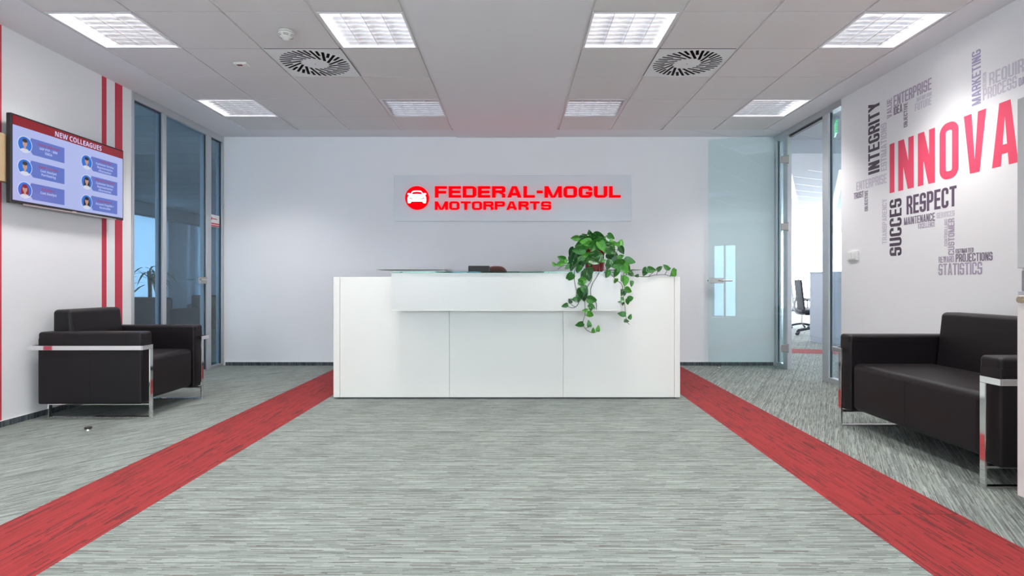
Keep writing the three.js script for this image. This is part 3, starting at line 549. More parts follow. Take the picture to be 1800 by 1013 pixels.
// ---------------------------------------------------------------- black leather seating with chrome frames (faces +x)
function seating(name, label, category, L, pos, turn) {
  const t = thing(name, label, category, pos, turn), a = 0.13, i0 = L / 2 - a;
  for (const s of [-1, 1]) {
    const z0 = s * (L / 2 - a), z1 = s * L / 2;
    const arm = mesh('arm', rbox(-0.38, 0.112, Math.min(z0, z1), 0.38, 0.60, Math.max(z0, z1), 0.014, 3), M.leather, t);
    mesh('arm_pad', rbox(-0.381, 0.575, Math.min(z0, z1) - 0.001, 0.382, 0.642, Math.max(z0, z1), 0.022, 4), M.leather, arm);
    mesh('seam', cyl(0.0018, 0.0018, 0.45, 6).translate(0, 0.35, s * (L / 2 + 0.0002)), M.leather, arm);
    const zc = s * (L / 2 - a / 2), zo = s * (L / 2 + 0.03), f = 0.41, bw = 0.017;
    const B = (x0, y0, q0, x1, y1, q1) => rbox(Math.min(x0, x1), y0, Math.min(q0, q1), Math.max(x0, x1), y1, Math.max(q0, q1), 0.0015, 1);
    const fr = mesh('chrome_rail', merge([B(-0.42, 0.513, zo, f - 0.004, 0.545, zo + s * 0.01), B(f - 0.004, 0.513, zc - s * bw, f + 0.006, 0.545, zo + s * 0.01), B(-0.41, 0.513, zc, -0.40, 0.545, zo)]), M.chrome, t);
    mesh('chrome_leg', merge([B(f - 0.004, 0.0, zc - bw, f + 0.006, 0.513, zc + bw)]), M.chrome, fr);
    mesh('chrome_runner', merge([B(-0.335, 0.0, zc - bw, f - 0.004, 0.01, zc + bw), B(-0.335, 0.098, zc - bw, f - 0.004, 0.11, zc + bw), B(-0.345, 0.0, zc - bw, -0.335, 0.11, zc + bw)]), M.chrome, fr);
  }
  const n = 1, sw = 2 * i0;
  if (L > 1.1) mesh('seat_seam', cyl(0.0018, 0.0018, 0.27, 6).translate(0.378, 0.285, 0), M.leather, t);
  for (let q = 0; q < n; q++) {
    const g = new RoundedBoxGeometry(0.56, 0.32, sw - 0.004, 6, 0.035), p = g.attributes.position;
    for (let i = 0; i < p.count; i++) { const x = p.getX(i), y = p.getY(i); if (y > 0.1) p.setY(i, y + 0.012 * Math.cos(x / 0.56 * Math.PI)); if (x > 0.2) p.setX(i, x + 0.012 * Math.cos(y / 0.32 * Math.PI)); }
    g.computeVertexNormals(); g.translate(0.085, 0.285, -i0 + sw * (q + 0.5)); mesh('seat', g, M.leather, t);
    const b = new RoundedBoxGeometry(0.2, 0.56, sw - 0.004, 5, 0.03), pb = b.attributes.position;
    for (let i = 0; i < pb.count; i++) { const y = pb.getY(i); const k = (y + 0.28) / 0.56; if (pb.getX(i) > 0) pb.setX(i, pb.getX(i) - 0.06 * k); }
    b.computeVertexNormals(); b.translate(-0.28, 0.52, -i0 + sw * (q + 0.5)); mesh('backrest', b, M.leather, t);
  }
  mesh('underside', box(-0.36, 0.118, -i0, 0.3, 0.135, i0), M.blackMatt, t);
  return t;
}
seating('armchair', 'black leather armchair with chrome frame below the television', 'armchair', 0.83, [-3.12, 0, -4.645], 0);
seating('two_seat_sofa', 'black leather two-seat sofa with chrome frame against the word wall', 'sofa', 1.37, [2.695, 0, -3.44], Math.PI);

// ---------------------------------------------------------------- door stops
function doorStop(x, z, label) {
  const t = thing('door_stop', label, 'door stop', [x, 0, z]);
  mesh('foot', cyl(0.014, 0.016, 0.012, 20).translate(0, 0.006, 0), M.steel, t);
  mesh('rubber_ring', new THREE.TorusGeometry(0.017, 0.0065, 10, 28).rotateX(Math.PI / 2).translate(0, 0.018, 0), M.rubber, t);
  mesh('cap', new THREE.LatheGeometry([[0.0, 0.026], [0.014, 0.024], [0.017, 0.018], [0.014, 0.012], [0, 0.012]].map((p) => new THREE.Vector2(...p)), 24), M.brass, t);
}
doorStop((155 - VX) * 3.92 / F, -3.92, 'small round metal door stop on the carpet near the armchair');
doorStop((1262 - VX) * 6.93 / F, -6.90, 'small round metal door stop under the open glass door');

// ---------------------------------------------------------------- vending machine
{
  const t = thing('vending_machine', 'tall light grey vending machine next to the sofa', 'vending machine', [2.10, 0, -2.42]), d = 0.75, w = 0.72, y0 = 0.106, y1 = 1.77;
  mesh('body', rbox(0.02, y0, 0, d, y1, w, 0.006, 2), std(0.62, 0.61, 0.60, 0.4), t);
  const Y = (py) => EYE + (VY - py) * 2.41 / F;
  mesh('upper_door', rbox(0, Y(472), 0.001, 0.03, y1 - 0.002, w - 0.001, 0.004, 2), std(0.47, 0.47, 0.47, 0.35), t);
  mesh('lower_door', rbox(0, y0 + 0.002, 0.001, 0.03, Y(517), w - 0.001, 0.004, 2), std(0.66, 0.62, 0.60, 0.4), t);
  mesh('tray_recess', rbox(0.012, Y(513), 0.008, 0.035, Y(476), w - 0.02, 0.003, 1), std(0.22, 0.22, 0.25, 0.4), t);
  mesh('tray_lip', rbox(-0.003, Y(517), 0.008, 0.03, Y(512), w - 0.02, 0.002, 1), std(0.40, 0.40, 0.46, 0.4), t);
  mesh('lock', new THREE.CylinderGeometry(0.013, 0.014, 0.02, 20).rotateZ(Math.PI / 2).translate(-0.008, Y(527), 0.03), M.brass, t);
  for (const [x, z] of [[0.06, 0.05], [0.06, w - 0.05], [d - 0.06, 0.05], [d - 0.06, w - 0.05]]) mesh('foot', cyl(0.018, 0.024, y0, 14).translate(x, y0 / 2, z), M.black, t);
}

// ---------------------------------------------------------------- office chairs
function officeChair(label, group, pos, turn, pale) {
  const t = thing('office_chair', label, 'chair', pos, turn, group), fm = pale ? M.lightGrey : M.meshGrey;
  for (let i = 0; i < 5; i++) {
    const a = i * 2 * Math.PI / 5 + 0.3, c = Math.cos(a), s = Math.sin(a);
    const leg = mesh('base_arm', tube([V(0, 0.13, 0), V(c * 0.15, 0.11, s * 0.15), V(c * 0.31, 0.075, s * 0.31)], 0.019, 8, 8), M.meshGrey, t);
    mesh('castor', merge([-0.014, 0.014].map((o) => cyl(0.028, 0.028, 0.018, 16).rotateX(Math.PI / 2).rotateY(-a).translate(c * 0.31 - s * o, 0.028, s * 0.31 + c * o))), M.black, leg);
  }
  mesh('gas_column', cyl(0.022, 0.028, 0.3, 16).translate(0, 0.26, 0), M.steel, t);
  mesh('mechanism', rbox(-0.13, 0.39, -0.09, 0.13, 0.43, 0.09, 0.01, 2), M.black, t);
  mesh('seat', rbox(-0.24, 0.43, -0.24, 0.25, 0.50, 0.24, 0.03, 4), fm, t);
  const bg = new RoundedBoxGeometry(0.035, 0.58, 0.46, 5, 0.016), p = bg.attributes.position;
  for (let i = 0; i < p.count; i++) { const y = p.getY(i), z = p.getZ(i); p.setX(i, p.getX(i) - 0.10 * (y + 0.29) * (y + 0.29) - 0.05 * y + 0.25 * z * z); }
  bg.computeVertexNormals(); bg.translate(-0.22, 0.79, 0); mesh('backrest', bg, fm, t);
  mesh('back_support', tube([V(-0.1, 0.41, 0), V(-0.28, 0.43, 0), V(-0.32, 0.55, 0), V(-0.285, 0.75, 0)], 0.02, 14, 8), M.lightGrey, t);
  for (const s of [-1, 1]) { const ar = mesh('armrest', rbox(-0.13, 0.66, s * 0.27 - 0.035, 0.12, 0.69, s * 0.27 + 0.035, 0.012, 3), M.black, t); mesh('armrest_post', tube([V(0, 0.42, s * 0.2), V(0, 0.44, s * 0.27), V(-0.01, 0.66, s * 0.27)], 0.014, 10, 8), M.lightGrey, ar); }
  return t;
}
officeChair('grey mesh office chair turned sideways beyond the open glass door', null, [5.80, 0, -11.3], -0.2, false);
officeChair('pale office chair behind the grey one beyond the open glass door', null, [6.30, 0, -12.7], -0.3, true);
{
  const t = thing('filing_cabinet', 'pale grey office cabinet beyond the open glass door', 'cabinet', [5.59, 0, -9.6]);
  mesh('body', rbox(-0.48, 0.09, -0.43, 0.48, 1.18, 0, 0.004, 1), M.officeGrey, t);
  mesh('top', rbox(-0.485, 1.18, -0.435, 0.485, 1.205, 0.006, 0.004, 1), M.officeGrey, t);
  mesh('plinth', box(-0.475, 0, -0.42, 0.475, 0.09, -0.004), M.officeGrey, t);
}
{
  const Z = 6.3, p = at(1469, 226, Z), t = thing('exit_sign', 'small green exit sign hanging behind the clear glass', 'exit sign', [p.x, p.y, p.z], 1.15);
  mesh('case', rbox(-0.13, 0.07, -0.03, 0.13, 0.125, 0.03, 0.006, 2), M.officeGrey, t);
  const cv = document.createElement('canvas'); cv.width = 256; cv.height = 170; const k = cv.getContext('2d'); k.fillStyle = '#10b060'; k.fillRect(0, 0, 256, 170); k.strokeStyle = '#b8ffd8'; k.lineWidth = 14; k.strokeRect(60, 22, 120, 130); k.fillStyle = '#b8ffd8'; k.beginPath(); k.arc(130, 50, 13, 0, 7); k.fill(); k.fillRect(100, 68, 50, 14); k.fillRect(116, 68, 16, 46); k.fillRect(96, 108, 30, 12); k.fillRect(128, 108, 12, 34);
  const tx = new THREE.CanvasTexture(cv); tx.colorSpace = THREE.SRGBColorSpace;
  mesh('sign_plate', box(-0.115, -0.07, -0.006, 0.115, 0.069, 0.006), new THREE.MeshStandardMaterial({ map: tx, emissive: 0xffffff, emissiveMap: tx, emissiveIntensity: 0.9, roughness: 0.3 }), t);
  mesh('hanger', cyl(0.006, 0.006, HC - p.y - 0.125, 8).translate(0, 0.125 + (HC - p.y - 0.125) / 2, 0), M.alu, t);
}
// two strip lights in the office ceiling, turned with the wing
for (const [x, z, label] of [[5.9, 12.2, 'bright ceiling light strip above the office chairs'], [6.4, 11.5, 'bright ceiling light strip behind the clear fixed glass pane']]) {
  const t = thing('strip_light', label, 'ceiling light', [x, HC, -z], -0.48);
  mesh('frame', box(-0.05, -0.012, -3.6, 0.05, 0.0, 3.6), M.grid, t);
  mesh('lamp_strip', box(-0.04, -0.016, -3.58, 0.04, -0.012, 3.58), new THREE.MeshStandardMaterial({ color: 0xffffff, emissive: 0xffffff, emissiveIntensity: 2.5 }), t);
  const l = new THREE.RectAreaLight(0xffffff, 6, 0.08, 7.1); l.name = 'strip_lamp'; l.rotation.x = -Math.PI / 2; l.position.set(0, -0.02, 0); t.add(l);
}
// left office: sheer vertical blind at the windows, low seats, a palm
{
  const sheer = [0.16, 0.26, 0.4, 0.65].map((q) => phys(0.50, 0.56, 0.60, 0.95, { transmission: q, thickness: 0 }));
  const t = thing('vertical_blind', 'pale vertical blind across the windows behind the tinted glass', 'blind', [-8.2, 0, -5.2]);
  mesh('head_rail', box(-0.03, 2.49, -12.4, 0.03, 2.53, 0), M.lightGrey, t);
  const sg = box(-0.001, 0.25, -0.0638, 0.001, 2.49, 0.0638);
  for (let i = 0; i < 96; i++) mesh('slat', sg, sheer[i >= 55 && i < 63 ? 3 : Math.floor(rnd() * 3)], t).position.set((i % 2) * 0.0005, 0, -0.1 - i * 0.1276);
}
const leafMatA = phys(0.035, 0.17, 0.022, 0.38, { transmission: 0.12, thickness: 0, side: THREE.DoubleSide });
for (const [x, z, label] of [[-7.1, -11.2, 'tall green office palm seen through the tinted glass']]) {
  const t = thing('office_palm', label, 'plant', [x, 0, z]);
  mesh('pot', cyl(0.2, 0.16, 0.38, 24).translate(0, 0.19, 0), M.lightGrey, t);
  mesh('trunk', tube([V(0, 0.3, 0), V(0.03, 0.8, 0.02), V(0, 1.25, 0)], 0.035, 12, 8), M.stem, t);
  for (let i = 0; i < 34; i++) {
    const a = rnd() * 6.283, l = 0.45 + rnd() * 0.3, up = 0.1 + rnd() * 0.75, y0 = 0.95 + rnd() * 0.35;
    const pts = []; for (let q = 0; q <= 5; q++) { const s = q / 5; pts.push([l * s * Math.cos(up * (1 - s * 1.5)), y0 + l * (Math.sin(up) * s - 0.7 * s * s)]); }
    const pos = [], idx = []; pts.forEach(([r, y], q) => { const wd = 0.022 * Math.sin(Math.PI * (0.12 + 0.86 * q / 5)); pos.push(Math.cos(a) * r - Math.sin(a) * wd, y, Math.sin(a) * r + Math.cos(a) * wd, Math.cos(a) * r + Math.sin(a) * wd, y, Math.sin(a) * r - Math.cos(a) * wd); if (q) { const b = q * 2; idx.push(b - 2, b - 1, b, b - 1, b + 1, b); } });
    const g = new THREE.BufferGeometry(); g.setAttribute('position', new THREE.Float32BufferAttribute(pos, 3)); g.setIndex(idx); g.computeVertexNormals(); mesh('frond', g, leafMatA, t);
  }
}
function lowSeat(x, z, label) {
  const t = thing('lounge_seat', label, 'seat', [x, 0, z], 1.2);
  mesh('seat', rbox(-0.35, 0.12, -0.4, 0.35, 0.42, 0.4, 0.05, 3), M.meshGrey, t);
  mesh('backrest', rbox(-0.38, 0.3, -0.4, -0.2, 0.78, 0.4, 0.05, 3), M.meshGrey, t);
  for (const s of [-1, 1]) mesh('arm', rbox(-0.38, 0.12, s * 0.45 - 0.06, 0.35, 0.6, s * 0.45 + 0.06, 0.04, 3), M.meshGrey, t);
}
lowSeat(-5.9, -9.8, 'dark upholstered seat near the palm behind the tinted glass');
lowSeat(-5.9, -11.6, 'dark upholstered seat behind the tinted glass door');
{ // paper sign on the narrow tinted pane
  const x = XL - 0.03 + 0.0065, t = thing('room_sign', 'small white room sign with red bands on the narrow glass pane', 'sign', [x, 0, 0]);
  const Zc = (px) => 3.57 * F / (VX - px), za = Zc(371), zb = Zc(388.5), Y = (py, Z) => EYE + (VY - py) * Z / F, ya = Y(376, za), yb = Y(397, za);
  mesh('card', box(0, yb, -za, 0.004, ya, -zb), M.whiteEnamel, t);
  const hgt = ya - yb;
  mesh('red_band', box(0.004, yb + hgt * 0.19, -za, 0.005, yb + hgt * 0.31, -zb), M.red, t);
  mesh('red_band', box(0.004, yb + hgt * 0.02, -za, 0.005, yb + hgt * 0.14, -zb), M.red, t);
  mesh('emblem', cyl(0.016, 0.016, 0.001, 20).rotateZ(Math.PI / 2).translate(0.0046, yb + hgt * 0.66, -za - (zb - za) * 0.22), M.red, t);
  mesh('print_line', box(0.004, yb + hgt * 0.62, -za - (zb - za) * 0.32, 0.005, yb + hgt * 0.69, -za - (zb - za) * 0.75), M.red, t);
}

// ---------------------------------------------------------------- things behind the desk
{
  const Z = 5.3, t = thing('desktop_computer', 'flat top of a black desktop computer showing above the counter', 'computer', [(841.5 - VX) * Z / F, 0.745, -Z]);
  mesh('case', rbox(-0.096, 0.008, -0.17, 0.096, 0.417, 0.0, 0.004, 2), M.blackMatt, t);
  mesh('front_panel', rbox(-0.094, 0.012, -0.178, 0.094, 0.413, -0.171, 0.002, 1), M.blackMatt, t);
  for (const [x, z] of [[-0.07, -0.03], [0.07, -0.03], [-0.07, -0.14], [0.07, -0.14]]) mesh('foot', cyl(0.012, 0.012, 0.008, 12).translate(x, 0.004, z), M.rubber, t);
}
// figure meshed from tapered bones
function sdfMesh(bones, c, half, res, k) {
  const mc = new MarchingCubes(res, new THREE.MeshBasicMaterial(), false, false, 60000); mc.isolation = 0;
  const pts = bones.map(([a, b, ra, rb]) => ({ a, ra, rb, ab: b.clone().sub(a), l2: Math.max(1e-9, b.distanceToSquared(a)) })), q = V(0, 0, 0), h = V(0, 0, 0);
  for (let z = 0; z < res; z++) for (let y = 0; y < res; y++) for (let x = 0; x < res; x++) {
    q.set(c.x + half * (2 * x / res - 1), c.y + half * (2 * y / res - 1), c.z + half * (2 * z / res - 1)); let s = 0;
    for (const p of pts) { h.copy(q).sub(p.a); const t = Math.max(0, Math.min(1, h.dot(p.ab) / p.l2)); const d = h.addScaledVector(p.ab, -t).length() - (p.ra + (p.rb - p.ra) * t); s += Math.exp(-d * k); }
    mc.field[z * res * res + y * res + x] = Math.log(s + 1e-30) / k;
  }
  mc.update(); const n = mc.count, g = new THREE.BufferGeometry(), P = mc.positionArray.slice(0, n * 3), N = mc.normalArray.slice(0, n * 3);
  for (let i = 0; i < n; i++) { P[i * 3] = c.x + half * P[i * 3]; P[i * 3 + 1] = c.y + half * P[i * 3 + 1]; P[i * 3 + 2] = c.z + half * P[i * 3 + 2]; }
  g.setAttribute('position', new THREE.BufferAttribute(P, 3)); g.setAttribute('normal', new THREE.BufferAttribute(N, 3)); return g;
}
{
  const Z = 5.72, t = thing('person', 'seated person behind the desk, bowed head with parted brown hair', 'person', [(873 - VX) * Z / F, 0, -Z]);
  // faces the desk (+z); head bowed forward
  const head = V(0, 1.06, 0.07), B = [[V(0, 0.99, 0.02), V(0, 0.93, -0.03), 0.05, 0.055], [V(0, 1.075, 0.06), V(0, 1.02, 0.12), 0.088, 0.06]];
  const torso = [[V(0, 0.90, -0.05), V(0, 0.55, -0.14), 0.10, 0.13], [V(-0.15, 0.86, -0.04), V(0.15, 0.86, -0.04), 0.065, 0.065]];
  const limbs = [], hands = [];
  for (const s of [-1, 1]) {
    limbs.push([V(s * 0.17, 0.86, -0.04), V(s * 0.23, 0.68, 0.10), 0.055, 0.043], [V(s * 0.23, 0.68, 0.10), V(s * 0.13, 0.80, 0.26), 0.042, 0.03]);
    limbs.push([V(s * 0.09, 0.56, -0.12), V(s * 0.12, 0.55, 0.26), 0.085, 0.06], [V(s * 0.12, 0.55, 0.26), V(s * 0.12, 0.10, 0.22), 0.058, 0.04], [V(s * 0.12, 0.06, 0.19), V(s * 0.12, 0.05, 0.34), 0.042, 0.032]);
    const w = V(s * 0.13, 0.785, 0.27); hands.push([w, V(s * 0.115, 0.775, 0.33), 0.026, 0.03]);
    for (let f = 0; f < 4; f++) { const o = s * 0.115 + (f - 1.5) * 0.019; hands.push([V(o, 0.778, 0.345), V(o, 0.773, 0.385), 0.0095, 0.009], [V(o, 0.773, 0.385), V(o, 0.757, 0.405 - Math.abs(f - 1.3) * 0.004), 0.009, 0.008]); }
    hands.push([V(s * 0.1, 0.775, 0.31), V(s * 0.07, 0.765, 0.345), 0.011, 0.0095]);
  }
  const face = [[V(0, 1.04, 0.155), V(0, 1.02, 0.168), 0.012, 0.014], [V(-0.085, 1.04, 0.06), V(-0.09, 1.06, 0.055), 0.012, 0.015], [V(0.085, 1.04, 0.06), V(0.09, 1.06, 0.055), 0.012, 0.015], [V(-0.025, 0.995, 0.145), V(0.025, 0.995, 0.145), 0.01, 0.01]];
  const body = mesh('body', merge([sdfMesh([...B, ...torso, ...limbs], V(0, 0.6, 0.05), 0.62, 88, 60), sdfMesh([...B, ...face], V(0, 1.04, 0.06), 0.16, 60, 110), sdfMesh(hands, V(0, 0.775, 0.33), 0.17, 96, 260)]), M.skin, t);
  mesh('clothing', sdfMesh([...torso, ...limbs].map(([a, b, ra, rb]) => [a, b, ra + 0.012, rb + 0.012]), V(0, 0.58, 0.05), 0.64, 84, 60), M.cloth, t);
  for (const s of [-1, 1]) mesh('eye', new THREE.SphereGeometry(0.011, 12, 10).translate(s * 0.032, 1.053, 0.142), M.black, body);
  const hair = sdfMesh([[V(-0.03, 1.092, 0.055), V(-0.055, 1.02, 0.0), 0.076, 0.07], [V(0.03, 1.092, 0.055), V(0.055, 1.02, 0.0), 0.076, 0.07], [V(-0.035, 1.075, 0.10), V(-0.07, 1.03, 0.11), 0.068, 0.04], [V(0.035, 1.075, 0.10), V(0.07, 1.03, 0.11), 0.068, 0.04], [V(-0.075, 1.02, 0.02), V(-0.085, 0.9, -0.01), 0.04, 0.025], [V(0.075, 1.02, 0.02), V(0.085, 0.9, -0.01), 0.04, 0.025]], V(0, 1.02, 0.03), 0.2, 72, 90);
  mesh('hair', hair, M.hair, t);
  officeChair('dark office chair under the seated person behind the desk', null, [(873 - VX) * Z / F, 0, -Z - 0.16], -Math.PI / 2, false);
}

// ---------------------------------------------------------------- potted vine on the counter
{
  const potC = at(1046, 477, 4.93), cyTop = EYE + 20 * 4.76 / F + 0.0125;
  const t = thing('potted_vine', 'trailing green vine in glossy red pot on the glass counter', 'plant', [potC.x, cyTop, potC.z]);
  mesh('pot', new THREE.LatheGeometry([[0, 0], [0.078, 0], [0.082, 0.004], [0.093, 0.175], [0.097, 0.18], [0.097, 0.195], [0.088, 0.195], [0.084, 0.165], [0, 0.165]].map((p) => new THREE.Vector2(...p)), 48), M.pot, t);
  mesh('soil', cyl(0.083, 0.083, 0.01, 24).translate(0, 0.165, 0), M.soil, t);
  // heart-shaped leaf in the xy plane: stalk at 0, tip at x = 1
  function leafGeo(fold, curl) {
    const pos = [], uv = [], idx = [], nu = 8, nv = 4;
    for (let i = 0; i <= nu; i++) { const u = i / nu, wd = 0.40 * Math.pow(Math.sin(Math.PI * Math.pow(u * 0.96 + 0.02, 0.62)), 0.8); for (let j = -nv; j <= nv; j++) { const v = j / nv; const back = -0.13 * Math.abs(v) * (1 - u) * (u < 0.4 ? 1 : 0.4); pos.push(u + back - 0.05, v * wd, fold * Math.abs(v) * wd - curl * u * u + 0.02 * Math.sin(u * 9) * Math.abs(v)); uv.push(u, v * 0.5 + 0.5); } }
    const r = 2 * nv + 1; for (let i = 0; i < nu; i++) for (let j = 0; j < 2 * nv; j++) { const a = i * r + j; idx.push(a, a + r, a + 1, a + 1, a + r, a + r + 1); }
    const g = new THREE.BufferGeometry(); g.setAttribute('position', new THREE.Float32BufferAttribute(pos, 3)); g.setAttribute('uv', new THREE.Float32BufferAttribute(uv, 2)); g.setIndex(idx); g.computeVertexNormals(); return g;
  }
  const geos = [leafGeo(0.35, 0.22), leafGeo(0.15, 0.4), leafGeo(0.55, 0.1)];
  const leafTex = (b, streak, amt) => { const sp = []; for (let i = 0; i < 26; i++) sp.push([rnd(), rnd(), 0.02 + rnd() * 0.05, 0.05 + rnd() * 0.12]); return dataTex(128, 128, (x, y) => { const u = x / 128, v = y / 128; let m = 0; for (const [a, c, w, l] of sp) { const q = Math.hypot((u - a) / l, (v - c - (u - a) * (c > 0.5 ? 0.5 : -0.5)) / w); if (q < 1) m = Math.max(m, 1 - q * q); } const vein = Math.abs(v - 0.5) < 0.012 ? 0.35 : 0; const n = 0.9 + 0.2 * rnd(); return b.map((q, i) => Math.min(255, (q + (streak[i] - q) * Math.min(1, m * amt + vein * 0.6)) * n)); }); };
  const mats = [[[44, 112, 36], [150, 190, 110], 0.25], [[34, 92, 34], [190, 210, 160], 0.75], [[66, 142, 38], [170, 200, 90], 0.3], [[28, 78, 32], [90, 140, 80], 0.2]].map(([b, s, a]) => new THREE.MeshPhysicalMaterial({ map: leafTex(b, s, a), roughness: 0.36, transmission: 0.1, thickness: 0, side: THREE.DoubleSide }));
  const px = (zx) => 950 + zx * 0.2073, py = (zy) => 390 + zy * 0.2073;
  const P = (zx, zy, Z) => at(px(zx), py(zy), Z).sub(t.position);
  const leaf = (zx, zy, len, ang, Z, mi, tilt = 0.5) => {
    const L = len * 0.2073 * Z / F * 1.12, m = mesh('leaf', geos[Math.floor(rnd() * 3)], mats[mi ?? Math.floor(rnd() * 4)], t), a = -ang * Math.PI / 180;
    const q = new THREE.Quaternion().setFromEuler(new THREE.Euler((rnd() - 0.5) * 1.5 * tilt, (rnd() - 0.6) * 1.3 * tilt, a, 'ZYX'));
    m.quaternion.copy(q); m.scale.setScalar(L);
    m.position.copy(P(zx, zy, Z)).sub(V(0.45 * L, 0, 0).applyQuaternion(q));
  };
  const c = 4.93, f = 4.735;
  const list = [
    [290, 138, 60, 175, 4.95], [330, 190, 80, 150, 4.9], [320, 240, 95, 175, 4.83, 0], [345, 140, 70, 190, 4.98], [420, 100, 62, 250, 5.0], [440, 125, 80, 200, 4.93], [500, 122, 84, 20, 4.97, 0], [470, 190, 120, 170, 4.82, 0], [520, 212, 90, 60, 4.80], [450, 212, 90, 120, 4.81, 0], [545, 165, 60, 300, 4.95], [600, 128, 62, 30, 5.0], [590, 238, 112, 35, 4.82, 1], [680, 180, 68, 290, 4.95], [690, 245, 62, 65, 4.9, 3], [630, 187, 55, 10, 4.95], [600, 175, 56, 280, 4.9], [265, 262, 76, 115, 4.9, 3], [380, 170, 84, 190, 4.86], [560, 188, 70, 20, 4.86], [410, 150, 84, 185, 4.9], [450, 160, 76, 160, 4.88], [400, 205, 76, 140, 4.84], [520, 150, 72, 330, 5.0], [480, 140, 70, 250, 5.03], [380, 125, 66, 215, 5.0], [560, 215, 70, 70, 4.85, 3], [330, 270, 80, 120, 4.88, 3], [360, 220, 70, 160, 4.86, 3], [610, 215, 70, 40, 4.9],
    [388, 285, 64, 175, 4.80, 2], [440, 315, 130, 150, 4.79, 1], [490, 285, 84, 5, 4.80], [530, 328, 48, 0, 4.80, 2], [330, 335, 92, 160, 4.82, 0], [300, 355, 74, 125, 4.83, 3], [320, 405, 66, 110, 4.76, 0], [255, 320, 52, 100, 4.88, 3], [460, 335, 80, 30, 4.785, 1], [420, 340, 70, 100, 4.79, 0],
    [175, 310, 62, 205, 4.88, 0], [112, 358, 38, 225, 4.86, 2], [160, 360, 55, 165, 4.86, 2], [200, 335, 50, 190, 4.88], [250, 365, 66, 150, 4.85, 3], [262, 392, 56, 100, 4.82, 3], [230, 385, 50, 150, 4.83, 0], [285, 300, 60, 120, 4.87, 3], [345, 370, 60, 110, 4.80, 3],
    [600, 295, 74, 30, 4.87, 3], [580, 365, 74, 110, 4.78, 1], [650, 365, 112, 175, 4.79, 0], [690, 292, 42, 340, 4.95], [762, 333, 80, 8, 4.93, 0], [660, 325, 56, 95, 4.84, 2], [715, 400, 90, 75, 4.80, 2], [738, 388, 62, 50, 4.82, 0], [775, 440, 62, 25, 4.92, 1], [620, 330, 66, 150, 4.83, 3], [690, 350, 60, 30, 4.82, 0], [640, 300, 60, 60, 4.9, 3],
    [245, 475, 78, 130, f, 0], [405, 408, 70, 185, 4.74, 0], [405, 455, 92, 75, f, 3], [365, 455, 66, 120, f, 1], [345, 500, 70, 175, f, 2], [352, 525, 52, 30, f, 0], [567, 445, 60, 110, f, 0], [640, 440, 62, 105, f, 0], [640, 505, 42, 100, f, 2], [690, 478, 62, 200, 4.77, 2], [715, 510, 72, 95, 4.77, 2], [770, 528, 46, 90, 4.8, 0], [747, 582, 62, 25, 4.79], [690, 603, 52, 90, 4.77, 1], [712, 610, 38, 90, 4.77, 3], [668, 665, 60, 178, 4.76, 0], [740, 680, 48, 80, 4.77, 0], [770, 650, 58, 350, 4.78, 0], [697, 697, 28, 90, 4.76, 3], [688, 782, 56, 188, 4.77, 0], [762, 803, 42, 300, 4.77, 0], [732, 842, 38, 15, 4.77, 1],
    [380, 582, 72, 55, f, 0], [350, 612, 78, 95, f, 3], [328, 600, 60, 105, f, 0], [370, 640, 70, 80, f, 3], [325, 650, 60, 95, f, 0], [288, 655, 38, 165, f, 0], [250, 670, 38, 245, f, 3], [205, 712, 48, 155, f, 0], [440, 662, 78, 10, f, 0], [437, 720, 54, 30, f, 0], [428, 742, 34, 90, f, 0], [375, 752, 42, 185, f, 2], [428, 788, 60, 22, f, 2], [330, 875, 62, 155, f, 0], [413, 865, 48, 260, f, 0], [447, 918, 38, 265, f, 2], [488, 907, 44, 275, f, 2],
    [888, 427, 66, 110, 4.98, 1], [945, 410, 66, 5, 4.98, 0], [1012, 395, 50, 330, 4.99, 1], [1060, 383, 48, 230, 5.0, 0], [1093, 398, 32, 345, 5.0, 0], [1128, 425, 52, 120, 4.99, 2], [1135, 440, 50, 75, 4.98, 2], [1125, 448, 44, 160, 4.985, 2], [815, 460, 32, 175, 4.99, 0],
  ];
  for (const [x, y, l, a, Z, mi] of list) leaf(x, y, l, a, Z, mi);
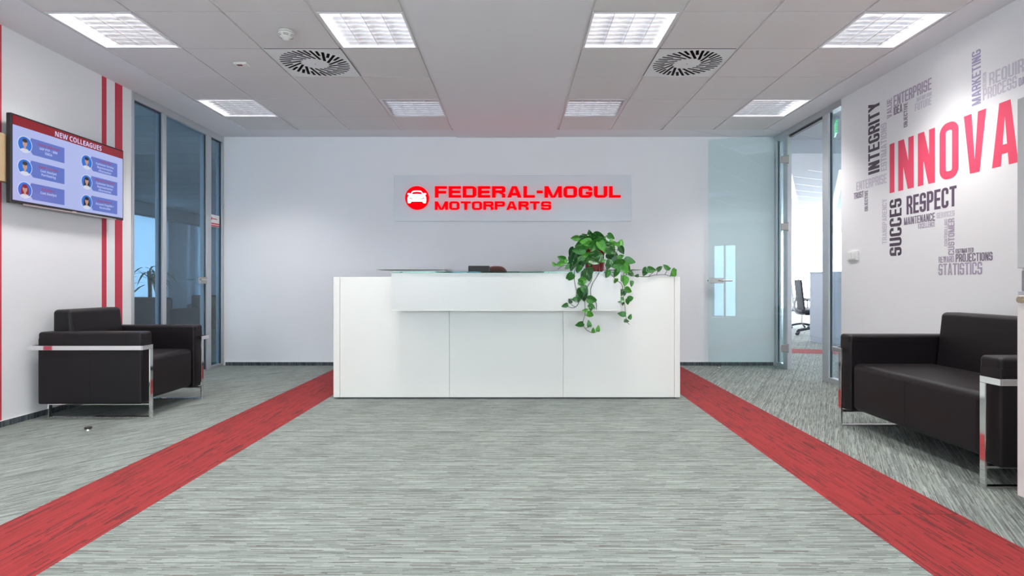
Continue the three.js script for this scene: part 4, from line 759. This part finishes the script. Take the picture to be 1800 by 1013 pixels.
  const stems = [
    [[430, 215, 4.93], [300, 370, 4.76], [287, 470, f], [300, 560, f], [322, 620, f], [325, 685, f], [300, 722, f], [265, 730, f], [212, 710, f]],
    [[325, 685, f], [285, 672, f], [255, 650, f]], [[295, 722, f], [262, 700, f], [250, 665, f]],
    [[470, 220, 4.93], [500, 380, 4.78], [493, 440, f], [440, 530, f], [425, 590, f], [437, 645, f], [472, 690, f], [475, 745, f]],
    [[440, 215, 4.93], [440, 420, 4.77], [432, 500, f], [400, 550, f], [375, 620, f], [378, 700, f], [378, 790, f], [360, 850, f], [375, 900, f], [420, 935, f], [450, 943, f], [492, 925, f]],
    [[500, 215, 4.93], [560, 390, 4.78], [640, 490, f], [692, 535, 4.765], [700, 620, 4.77], [716, 720, 4.77], [724, 800, 4.77], [738, 855, 4.77], [755, 872, 4.77]],
    [[480, 215, 4.93], [630, 300, 4.9], [700, 400, 4.85], [708, 520, 4.79], [712, 610, 4.775]],
    [[500, 210, 4.93], [600, 250, 4.95], [640, 270, 4.93], [690, 330, 4.9], [740, 345, 4.93]],
    [[640, 270, 4.93], [665, 220, 4.94], [685, 190, 4.95]],
    [[680, 470, 4.84], [750, 447, 4.9], [800, 462, 4.97], [915, 466, 4.98], [955, 455, 4.98], [1000, 450, 4.99], [1060, 450, 5.0], [1110, 462, 5.0], [1135, 440, 4.99]],
    [[915, 466, 4.98], [960, 425, 4.98]], [[985, 451, 4.99], [1000, 410, 4.99]], [[1055, 450, 5.0], [1075, 410, 5.0]],
    [[440, 215, 4.93], [350, 330, 4.83], [290, 370, 4.82], [200, 370, 4.86], [145, 405, 4.86]],
    [[378, 790, f], [400, 800, f], [425, 790, f]], [[365, 870, f], [340, 872, f]], [[385, 905, f], [408, 890, f], [413, 870, f]],
  ];
  for (const s of stems) mesh('stem', tube(s.map(([x, y, Z]) => P(x, y, Z)), 0.0023, 40, 6), M.stem, t);
  for (let i = 0; i < 26; i++) { const [x, y, , , Z] = list[i]; mesh('leaf_stalk', tube([V((rnd() - 0.5) * 0.08, 0.168, (rnd() - 0.5) * 0.08), P(x, y, Z).multiply(V(0.6, 0.9, 0.6)).add(V(0, 0.03, 0)), P(x, y, Z)], 0.0018, 10, 5), M.stem, t); }
}

renderer.render(scene, camera);
